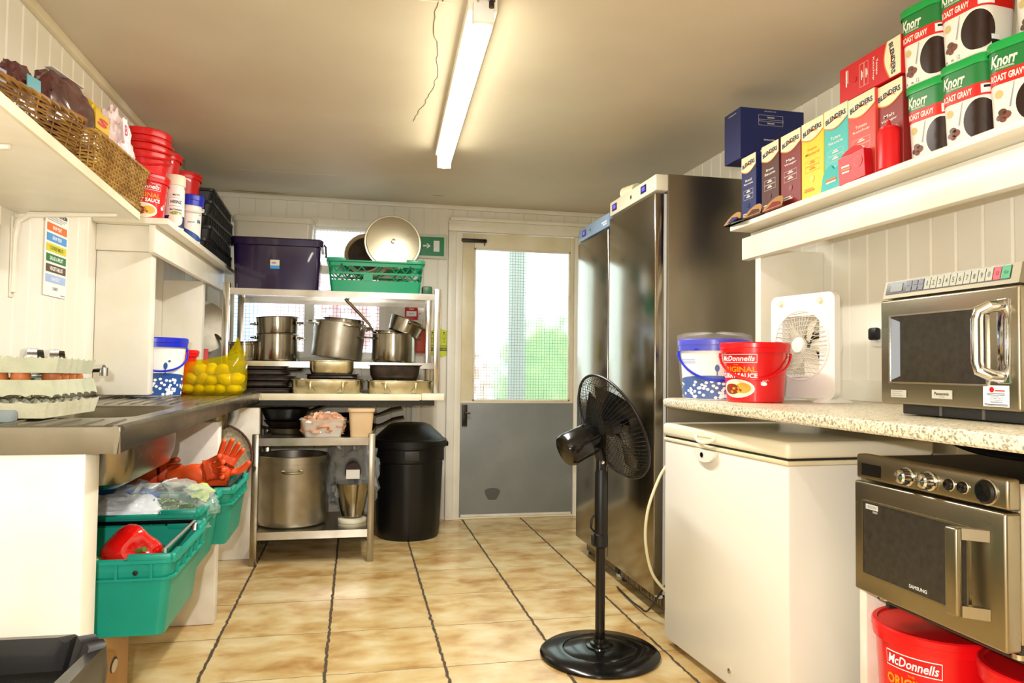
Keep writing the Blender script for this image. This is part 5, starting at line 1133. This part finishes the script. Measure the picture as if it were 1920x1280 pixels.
t=thing('microwave_oven','lower steel microwave with round dials hung under the worktop','microwave',(1.20,1.385,.505),-90)
m=M(); m.box((-.213,.035,.012),(.213,.46,.318),steelx,.005); m.add([(-.213,.03,.3188),(.213,.03,.3188),(.213,.46,.3188),(-.213,.46,.3188)],[(0,1,2,3)],mat('matt_black_top','08080A',.45,spec=.3)); m.build('casing',t)
m=M(); m.box((-.215,0,0),(.215,.036,.262),mwst,.006,3); m.build('door',t); dd=t.children[-1]
m=M(); m.box((-.215,0.006,.266),(.215,.036,.326),mwst,.006,3); m.build('control_panel',t); cp=t.children[-1]
m=M(); d=Dec(flatY(.0055),m,.0006); d.rect(-.194,.277,-.130,.305,blackg,1); m.build('display',cp)
for x in (-.040,.024):
    m=M(); m.lathe([(0,0),(.021,0),(.021,.004),(.017,.006),(.016,.022),(.013,.026),(0,.028)],chrome,28,xf=TR(x,.005,.294,rx=90)); 
    for k in range(14): a=2*PI*k/14; m.box((-.001,-.001,.006),(.001,.001,.021),darkg,xf=TR(x,.005,.294,rx=90)@TR(.0168*math.cos(a),.0168*math.sin(a),0,rz=math.degrees(a)))
    m.build('control_knob',cp)
for x,r in ((.078,.012),(.113,.012),(.168,.0235)):
    m=M(); m.lathe([(0,0),(r,0),(r,.006),(r*.8,.009),(0,.007)],blackg,28,xf=TR(x,.005,.295,rx=90)); m.lathe([(r*1.12,0),(r*1.12,.002),(r*1.0,.003)],steelx,28,xf=TR(x,.0055,.295,rx=90),cap0=False,cap1=False); m.build('push_button',cp)
m=M(); wx0,wx1,wz0,wz1=-.178,.128,.048,.216
m.box((wx0,-.002,wz0),(wx1,.0005,wz1),win); m.build('window',dd)
m=M()
for a,b in (((wx0-.004,wz0-.004),(wx1+.004,wz0)),((wx0-.004,wz1),(wx1+.004,wz1+.004)),((wx0-.004,wz0),(wx0,wz1)),((wx1,wz0),(wx1+.004,wz1))): m.box((a[0],-.0045,a[1]),(b[0],.0,b[1]),mwst)
m.build('window_trim',dd)
m=M(); d=Dec(flatY(-.0021),m,.0005); d.text('SAMSUNG',-.005,.058,.052,.008,mat('print_silver','C8C8C4',.4),1,.03); m.build('brand_lettering',dd)
m=M(); d=Dec(flatY(-.0021),m,.0005); d.rect(-.170,.200,-.128,.212,mat('print_silver','C8C8C4',.4),1); d.text('1850W',-.149,.206,.034,.007,frm,2,.02); d.rect(-.146,.193,-.130,.198,frm,1); m.build('label',dd)
m=M()
m.loft([[(.150,-.001,z1_),(.172,-.001,z1_),(.176,-.034,z1_),(.140,-.044,z1_),(.138,-.040,z1_)] for z1_ in (.052,.232)],mwst) if False else None
hz0,hz1=.050,.222
m.box((.118,-.048,hz0),(.150,-.034,hz1),mwst,.005,3)
for z in (hz0,hz1-.022): m.loft([[(.120,-.040,z),(.150,-.036,z),(.180,-.0005,z),(.160,-.0005,z)],[(.120,-.040,z+.022),(.150,-.036,z+.022),(.180,-.0005,z+.022),(.160,-.0005,z+.022)]],mwst)
m.build('door_handle',dd)
m=M(); m.box((-.20,.05,-.012),(.20,.44,.012),darkg,.003); m.build('base_tray',t)
for x in (-.18,.185): m=M(); m.lathe([(.014,-.022),(.014,-.012)],steelx,12,(x,.06,0)); m.build('foot',t)
# bracket shelf that carries the lower oven
t=thing('metal_shelf','dark steel bracket shelf carrying the lower microwave','shelf',(1.5,1.385,.47))
m=M(); m.box((1.262,1.18,.474),(XR-.002,1.60,.482),mat('dark_grey_steel','4A4844',.4,.8),.002); m.build('board',t,True)
for y in (1.19,1.58): m=M(); m.box((1.28,y,.455),(XR-.002,y+.012,.474),mat('dark_grey_steel','4A4844',.4,.8),.001); m.box((XR-.014,y,.25),(XR-.002,y+.012,.455),mat('dark_grey_steel','4A4844',.4,.8),.001); m.build('bracket',t,True)
part_('panel_partition',(1.31,1.70,0),(XR,1.73,.50),chipp)
# tubs on the floor
def bigtub(label,x,y,ph,st=True):
    t=bucket('curry_sauce_tub',label,'tub',(x,y,0.165),.122,.135,.262,red,redl,.036,None,0,'big curry sauce tubs at the lower right',label_fn=lambda d,r,h:curry_label(d,r*.72,h),ph=ph)
    m=M(); m.box((-.05,-.03,0),(.02,-.005,.0008),mat('sticker_grey','CFCBC4',.5)); m.box((.02,-.03,0),(.03,-.005,.0008),mat('sticker_gold','A88A4A',.5)); o=m.build('lid_sticker',t); o.location=(-.02,-.03,.2565); o.rotation_euler=(0,0,R(-40)); return t
bigtub('big red curry sauce tub, lid sticker showing, left under the lower microwave',1.385,1.545,-66)
bigtub('big red curry sauce tub partly cut off at the lower right corner',1.42,1.262,-66)
t=thing('crate_base','low white plinth board under the big red tubs','plinth',(1.45,1.35,0)); m=M(); m.box((1.27,1.05,.001),(XR-.003,1.69,.164),whitep,.003); m.build('board',t,True)
# black thing hanging under the worktop
cable('power_cable','black cable looped under the worktop above the lower microwave',[(1.30,1.42,.885),(1.35,1.38,.86),(1.42,1.28,.85),(1.44,1.15,.855),(1.5,1.0,.86)],.009,blackp)
# ---------------- right: shelf ----------------
t=thing('wall_shelf','long white shelf over the microwaves holding sauce boxes and gravy tubs','shelf',(1.6,1.5,1.565))
m=M(); m.box((1.40,.3,1.5645),(XR-.001,2.585,1.585),whitep,.003); m.build('board',t,True)
SZ=1.5855
bl_c=mat('box_cream','F1E6BE',.45); bl_n=mat('box_logo_navy','232A50',.45); bl_o=mat('box_swoosh_orange','E07A1E',.45); wht=mat('box_print_white','F4EEE2',.5)
def bib(label,name2,col,loc,w=.118,dp=.20,h=.262,rz=-90,deco=True,rot=None,colname=None,flap=None,dark=None,inkc=None):
    cm_=C_('card_'+col,col,.42); inkm=inkc or wht
    t=thing('sauce_box',label,'sauce box',loc,rz,'bag in box sauces on the right shelf')
    if rot: t.rotation_euler=[R(x) for x in rot]
    m=M(); m.box((-w/2,0,0),(w/2,dp,h),cm_,.0015,1); m.build('carton',t)
    m=M(); d=Dec(flatY(-.0004),m,.0004)
    d.rect(-w/2+.001,lambda q:h*(.79-.05*math.sin(q*PI*1.15-.2)+.035*q),w/2-.001,h-.001,bl_c,1,14)
    # orange edge of the cream cap
    vs=[];n=14
    for i in range(n+1):
        q=i/n; u=-w/2+.001+(w-.002)*q; v=h*(.79-.05*math.sin(q*PI*1.15-.2)+.035*q); vs+=[(u,v),(u,v-.0035)]
    d.P(vs,[(2*i,2*i+2,2*i+3,2*i+1) for i in range(n)],bl_o,2)
    d.text('BLENDERS',0,h*.885,w*.84,h*.062,bl_n,3,.035,rot=6,arc=.004)
    vs=[]
    for i in range(11):
        q=i/10; u=-w*.24+w*.5*q; v=h*(.835+.02*math.sin(q*PI)); vs+=[(u,v),(u,v+.005*math.sin(q*PI)+.0006)]
    d.P(vs,[(2*i,2*i+2,2*i+3,2*i+1) for i in range(10)],bl_o,3)
    a,b=name2; d.text(a,0,h*.64,w*.42,h*.035,inkm,2,.01); d.text(b,0,h*.585,w*.62,h*.035,inkm,2,.01)
    d.frame(-w*.32,h*.36,w*.32,h*.43,.0007,inkm,2); d.frame(-w*.32,h*.435,w*.32,h*.50,.0007,inkm,2)
    for z in (.385,.46): d.rect(-w*.13,h*z,w*.13,h*(z+.014),inkm,3); d.rect(-w*.08,h*(z+.02),w*.08,h*(z+.03),inkm,3)
    d.oval(0,h*.27,w*.09,w*.09,C_('card_tone_'+col,col,.3),3,12,1)
    d.rect(-w*.36,h*.12,w*.1,h*.14,bl_o if col in('F2C90C','3DB8B4') else inkm,2); d.rect(-w*.36,h*.15,w*.02,h*.162,inkm,2)
    m.build('print',t)
    m=M(); d=Dec(lambda u,v,hh:(w/2+.0004+hh,u,v),m,.0004); d.text('www.blenders.ie  bag in box',.05,h*.45,.07,.004,inkm,1,.0,rot=90); m.build('side_print',t)
    return t
XF=1.44
def yc(a,b): return (a+b)/2
bib('navy real mayonnaise sauce box at the far end of the shelf row',('Real','Mayonnaise'),'1E2A62',(XF+.005,2.524,SZ),w=.105,h=.262)
bib('dark brown sauce box second from the far end',('Brown','Sauce'),'4E2018',(XF,2.368,SZ),w=.112,h=.262)
bib('dark red malt vinegar box third from the far end',('Malt','Vinegar'),'7C1C1C',(XF,2.240,SZ),w=.118,h=.262)
bib('yellow english mustard sauce box',('English','Mustard'),'F2C90C',(XF,2.118,SZ),w=.118,h=.264,inkc=mat('mustard_print','D88A1A',.5))
bib('turquoise tartare sauce box',('Tartare','Sauce'),'3DB8B4',(XF,1.998,SZ),w=.116,h=.266)
bib('coral red tomato ketchup box standing below the lying red box',('Tomato','Ketchup'),'D8483C',(XF,1.880,SZ),w=.118,h=.262)
bib('maroon malt vinegar box beside the gravy tubs',('Malt','Vinegar'),'8A2A28',(XF+.01,1.776,SZ),w=.104,h=.258)
# lying red box: its front turned a quarter
t=bib('bright red tomato ketchup box lying sideways on top of the row',('Tomato','Ketchup'),'C8161E',(XF+.002,1.847,SZ+.3185),w=.108,h=.262,dp=.2)
t.rotation_euler=Euler((0,R(90),0)).to_matrix().to_4x4().to_euler(); t.matrix_basis=Matrix.Translation((XF+.002,1.982,SZ+.263+.055))@Matrix.Rotation(R(-90),4,'Z')@Matrix.Rotation(R(90),4,'Y')
# navy box upside down on top of the far end, broad side to the room
t=thing('sauce_box','large navy mayonnaise box upside down on top at the far end','sauce box',(1.57,2.565,SZ+.2635),group='bag in box sauces on the right shelf')
nv=C_('card_1E2A62','1E2A62',.42)
m=M(); m.box((-.137,0,0),(.137,.125,.20),nv,.0015,1); m.build('carton',t)
m=M(); d=Dec(flatY(-.0004),m,.0004)
d.rect(-.136,.128,.136,.1285,C_('card_edge_blue','3A4A8A',.5),1); d.frame(-.06,.135,.045,.175,.0008,wht,1); d.frame(-.058,.150,.047,.158,.0008,wht,1); d.text('BLENDERS',-.008,.166,.03,.006,wht,2,.02,rot=180); d.text('BLENDERS',-.008,.143,.03,.006,wht,2,.02,rot=180); d.text('ADD A TOUCH OF TASTE',-.01,.190,.05,.004,wht,2,.0,rot=180)
d.text('Real Mayonnaise',.0,.078,.075,.010,wht,2,.01,rot=180); d.text('BLENDERS',-.01,.030,.085,.016,wht,2,.03,rot=180); vs=[]
for i in range(11): q=i/10; vs+=[(-.045+.07*q,.048+.005*math.sin(q*PI)),(-.045+.07*q,.049+.009*math.sin(q*PI))]
d.P(vs,[(2*i,2*i+2,2*i+3,2*i+1) for i in range(10)],mcd_r,2); m.build('print',t)
m=M(); d=Dec(lambda u,v,h:(-.1374-h,u,v),m,.0004); d.text('www.blenders.ie',.06,.185,.06,.006,wht,1,.0,rot=0); m.build('side_print',t)
# torn down dispensing flaps
def flap(label,y,col,s=.05,x=XF-.002,rz=-90,up=18,tan_=True):
    t=thing('box_flap',label,'card flap',(x,y,SZ+.001),rz,'torn open box flaps')
    m=M(); cm_=C_('card_'+col,col,.42)
    m.prism([(-s,0),(s,0)]+[(s*.95*math.cos(PI*i/10),.0+s*.85*math.sin(PI*i/10)) for i in range(1,10)],.0012,card if tan_ else cm_,TR(-s*.1,-.0365,.003,rx=60)); m.box((-s*.9,-.036,0),(s*.9,-.001,.0015),cm_); m.prism([(-s*.9,0),(s*.9,0),(s*.5,s*.35),(-s*.2,s*.45)],.0015,cm_,TR(0,-.0355,.001,rx=75)); m.build('card_flap',t); return t
flap('brown card flap torn open below the navy mayonnaise box',2.545,'1E2A62',.06,1.425); flap('brown card flap torn open below the dark brown sauce box',2.40,'4E2018',.06,1.425); flap('brown card flap torn open below the dark red vinegar box',2.275,'7C1C1C',.062,1.43)
m=M(); m.box((0,-.085,0),(.07,.085,.002),blackg,.001,xf=TR(rz=-12)); o=m.build('box_flap'); o.location=(1.375,2.535,SZ+.001); o['label']='dark card flap overhanging the far end of the shelf'; o['category']='card flap'
m=M()
m.prism([(-.056,0),(.056,0),(.056,.075),(.03,.085),(.0,.070),(-.02,.088),(-.045,.078),(-.056,.06)],.0015,C_('card_3DB8B4','3DB8B4',.42),TR(0,0,0,rx=82)); d=Dec(lambda u,v,h:(u,-.0022-h+v*.139,v),m,.0005); d.rect(-.035,.035,.02,.042,bl_o,1); d.rect(-.03,.028,.02,.033,wht,1)
o=m.build('box_flap'); o.location=(XF-.016,1.998,SZ+.0); o.rotation_euler=(0,0,R(-92)); o['label']='turquoise flap folded up in front of the tartare box'; o['category']='card flap'; o['group']='torn open box flaps'
t=thing('sauce_box','small bright red torn carton in front of the ketchup box','sauce box',(1.432,1.872,SZ),-86)
cr=C_('card_C8161E','C8161E',.42); m=M(); m.box((-.056,-.03,0),(.050,-.002,.082),cr,.001,1,xf=TR(ry=-4)); m.prism([(-.05,0),(.045,0),(.03,.014),(.0,.022),(-.03,.012)],.0015,cr,TR(0,-.028,.082,rx=80)); m.build('carton',t)
m=M(); d=Dec(flatY(-.0308),m,.0005); d.rect(-.045,.046,-.012,.051,wht,1); d.rect(-.045,.037,-.008,.043,bl_o,1); d.rect(-.042,.029,-.012,.034,wht,1); d.oval(.022,.052,.017,.017,C_('card_tone_red','DE3A3A',.4),1,16,1); d.oval(.022,.052,.013,.013,cr,2,16,1); m.build('print',t)
t=thing('squeeze_bottle','plain bright red squeeze bottle in front of the last vinegar box','bottle',(1.428,1.752,SZ))
m=M(); m.lathe([(0,0),(.026,0),(.029,.004),(.029,.105),(.026,.113),(.022,.115),(0,.115)],mat('squeeze_red','D8121C',.35),28); m.build('bottle_body',t); m=M(); m.lathe([(.024,.114),(.024,.120),(.010,.124),(.005,.130),(.003,.142),(0,.142)],mat('squeeze_red','D8121C',.35),20,cap0=False); m.build('nozzle_cap',t)
# gravy tubs
kg=mat('gravy_tub_green','1E7A3A',.35); kgl=mat('gravy_lid_green','17A24A',.3); kr=mat('gravy_band_red','D4231C',.4); kw=mat('gravy_label_white','E9E6DC',.45); kb=mat('gravy_brown','2A1712',.3); kbl=mat('gravy_brown_light','5E4030',.35)
KH=.214
def knorr(w,dp):
    t=bpy.data.objects.new('gravy_tub',None); COL.objects.link(t)
    m=M(); w0,d0=w-.014,dp-.014; m.loft([rr(w0-.006,d0-.006,.030,0,6),rr(w0,d0,.032,.004,6),rr(w,dp,.034,KH-.018,6)],kw); m.build('tub_body',t)
    m=M(); m.loft([rr(w+.006,dp+.006,.036,KH-.022,6),rr(w+.008,dp+.008,.036,KH-.004,6),rr(w+.004,dp+.004,.034,KH,6),rr(w-.008,dp-.008,.03,KH,6),rr(w-.012,dp-.012,.03,KH-.004,6)],kgl,False,True); m.build('lid',t)
    m=M(); H=KH-.018; d=Dec(rrmap(w0,d0,w,dp,.032,H),m,.0005); per=2*(w+dp)-.05
    d.rect(-per/2+.01,H*.735,per/2-.01,H-.002,kg,1,60); d.rect(-per/2+.01,H*.575,per/2-.01,H*.735,kr,1,60)
    for u0 in (.018,):
        d.text('Knorr',u0-.038,H*.855,.062,.028,wht,3,.03,.25); d.text('PROFESSIONAL',u0-.036,H*.765,.042,.005,wht,3,.01)
        d.text('ROAST GRAVY',u0-.030,H*.655,.080,.016,wht,3,.03); d.rect(u0+.030,H*.60,u0+.068,H*.71,paper,2,4); d.rect(u0+.036,H*.66,u0+.062,H*.69,ink,3,3)
        d.oval(u0+.024,H*.31,.045,H*.26,wht,2,32,4); d.oval(u0+.026,H*.30,.041,H*.245,kb,3,32,4)
        d.oval(u0-.052,H*.46,.010,.010,mat('badge_gold','CDB87A',.5),2,12,1)
        for q,(a,b,c,mm) in enumerate(((-.045,.24,.010,kbl),(-.037,.20,.012,mat('meat_brown','7C4636',.5)),(-.052,.18,.009,kbl),(-.044,.15,.008,mat('meat_brown','7C4636',.5)))): d.oval(u0+a,H*b,c,c*.8,mm,2,10,1)
        d.poly([(u0-.030,H*.28),(u0-.026,H*.28),(u0-.016,H*.56),(u0-.018,H*.56)],mat('spoon_steel','9A96A6',.4),2)
        d.rect(u0-.062,H*.03,u0-.038,H*.055,frm,2); d.text('12',u0-.024,H*.055,.009,.010,frm,2,.01)
        d.rect(u0+.055,H*.10,u0+.080,H*.16,ink,4,4); d.rect(u0+.055,H*.16,u0+.080,H*.22,paper,4,4); d.rect(u0+.055,H*.02,u0+.080,H*.09,paper,4,4)
    m.build('label',t)
    return t
k0=knorr(.136,.126); G='roast gravy tubs on the right shelf'
ZZ=SZ+KH+.0012
for i,(o,lb,x,y,z,rz) in enumerate(((k0,'gravy tub beside the red bottle, bottom row, farthest of its row',1.515,1.660,SZ,-82),(None,'gravy tub in the middle of the bottom row',1.505,1.528,SZ,-82),(None,'bottom row gravy tub nearest the frame edge with the largest lettering',1.510,1.394,SZ,-76),(None,'upper row gravy tub farthest from the camera, over the red bottle',1.510,1.674,ZZ,-82),(None,'upper row gravy tub standing over the middle bottom one',1.500,1.526,ZZ,-84),(None,'upper row gravy tub set back behind its neighbours, dark oval showing',1.565,1.375,ZZ,-84),(None,'gravy tub at the top right corner, mostly out of frame',1.500,1.205,ZZ,-78),(None,'bottom row gravy tub cut off by the right frame edge',1.500,1.215,SZ,-78))):
    if o is None: o=dup(k0)
    place(o,lb,'gravy tub',(x,y,z),rz,G)
# ---------------- pedestal fan ----------------
t=thing('pedestal_fan','black pedestal fan on a round base standing on the tiled floor','fan',(.880,2.565,0))
m=M(); m.lathe([(0,.0),(.212,.0),(.216,.004),(.216,.010),(.205,.018),(.135,.024),(.133,.021),(.128,.024),(.07,.030),(.05,.031),(.048,.036),(.036,.038),(.034,.046),(.024,.048),(.022,.06),(0,.06)],blackg,72); m.build('base',t)
m=M(); m.lathe([(.0175,.04),(.0175,.40)],blackg,24); m.build('lower_pole',t)
m=M(); m.lathe([(.022,.385),(.027,.39),(.027,.43),(.022,.435),(.0225,.44),(.0225,.655),(.020,.66),(.020,.665)],blackp,24); m.box((-.034,-.010,.392),(-.022,.010,.43),blackp,.003); m.tube([(-.024,0,.44),(-.038,-.004,.455),(-.036,-.004,.485),(-.026,0,.50)],.004,blackp,6); m.build('height_collar',t)
m=M(); m.loft([rr(.036,.030,.01,.655),rr(.036,.032,.012,.70),rr(.024,.026,.01,.712)],blackp); m.lathe([(0,0),(.007,0),(.006,.003),(0,.004)],chrome,12,xf=TR(0,-.016,.692,rx=90)); m.build('neck_joint',t)
m=M(); m.tube([(0,0,.695),(-.008,-.002,.725),(-.030,-.006,.770)],[.017,.020,.024],blackp,14); m.build('tilt_bracket',t)
# head: axis of the fan
AX=Vector((.90,.193,.392)).normalized(); ctr=Vector((.045,.010,.818)); 
zq=AX.to_track_quat('Z','Y').to_matrix().to_4x4(); HX=Matrix.Translation(ctr)@zq
RG=.205
def dome(m,sgn,depth,nr,nc,wr,mt):
    prof=lambda r:sgn*depth*(1-(r/RG)**2.4)**.75
    for k in range(nr):
        a=2*PI*k/nr; m.tube([((r)*math.cos(a),(r)*math.sin(a),prof(min(r,RG*.999))) for r in [RG*q/7 for q in range(1,8)]],wr,mt,3,xf=HX,cap=False)
    for k in range(1,nc+1):
        r=RG*k/(nc+.6); m.tube([(r*math.cos(2*PI*i/48),r*math.sin(2*PI*i/48),prof(r)) for i in range(48)],wr,mt,3,closed=True,xf=HX)
m=M(); dome(m,-1,.075,72,5,.0011,blackp); m.build('rear_grille',t)
m=M(); dome(m,1,.055,72,5,.0011,blackp); m.lathe([(0,.060),(.035,.058),(.042,.053),(.042,.048),(0,.046)],blackg,36,xf=HX); m.build('front_grille',t)
m=M(); m.tube([(RG*math.cos(2*PI*i/64),RG*math.sin(2*PI*i/64),0) for i in range(64)],.005,blackp,8,closed=True,xf=HX); m.build('grille_ring',t)
m=M(); m.lathe([(.030,-.075),(.050,-.085),(.058,-.10),(.060,-.20),(.054,-.214),(.030,-.218),(0,-.219)],blackg,36,xf=HX); m.lathe([(.0565,-.108),(.0575,-.112),(.0565,-.116)],blackp,36,xf=HX,cap0=False,cap1=False); m.build('motor_housing',t)
m=M()
for k in range(3):
    a0=2*PI*k/3; vs=[];fs=[]; nr_,na=7,7
    for i in range(nr_):
        r=.03+.145*i/(nr_-1)
        for j in range(na):
            q=j/(na-1)-.5; a=a0+q*(1.5-.35*i/nr_)+.25*i/nr_; vs.append((r*math.cos(a),r*math.sin(a),.012*math.sin(q*PI)*2+.0))
    for i in range(nr_-1):
        for j in range(na-1): A_=i*na+j; fs.append((A_,A_+1,A_+na+1,A_+na))
    m.add(vs,fs,mat('smoky_fan_blade','1A1A1C',.25),HX)
m.lathe([(0,-.02),(.032,-.018),(.034,.02),(.02,.035),(0,.036)],blackp,28,xf=HX); m.build('blades',t)
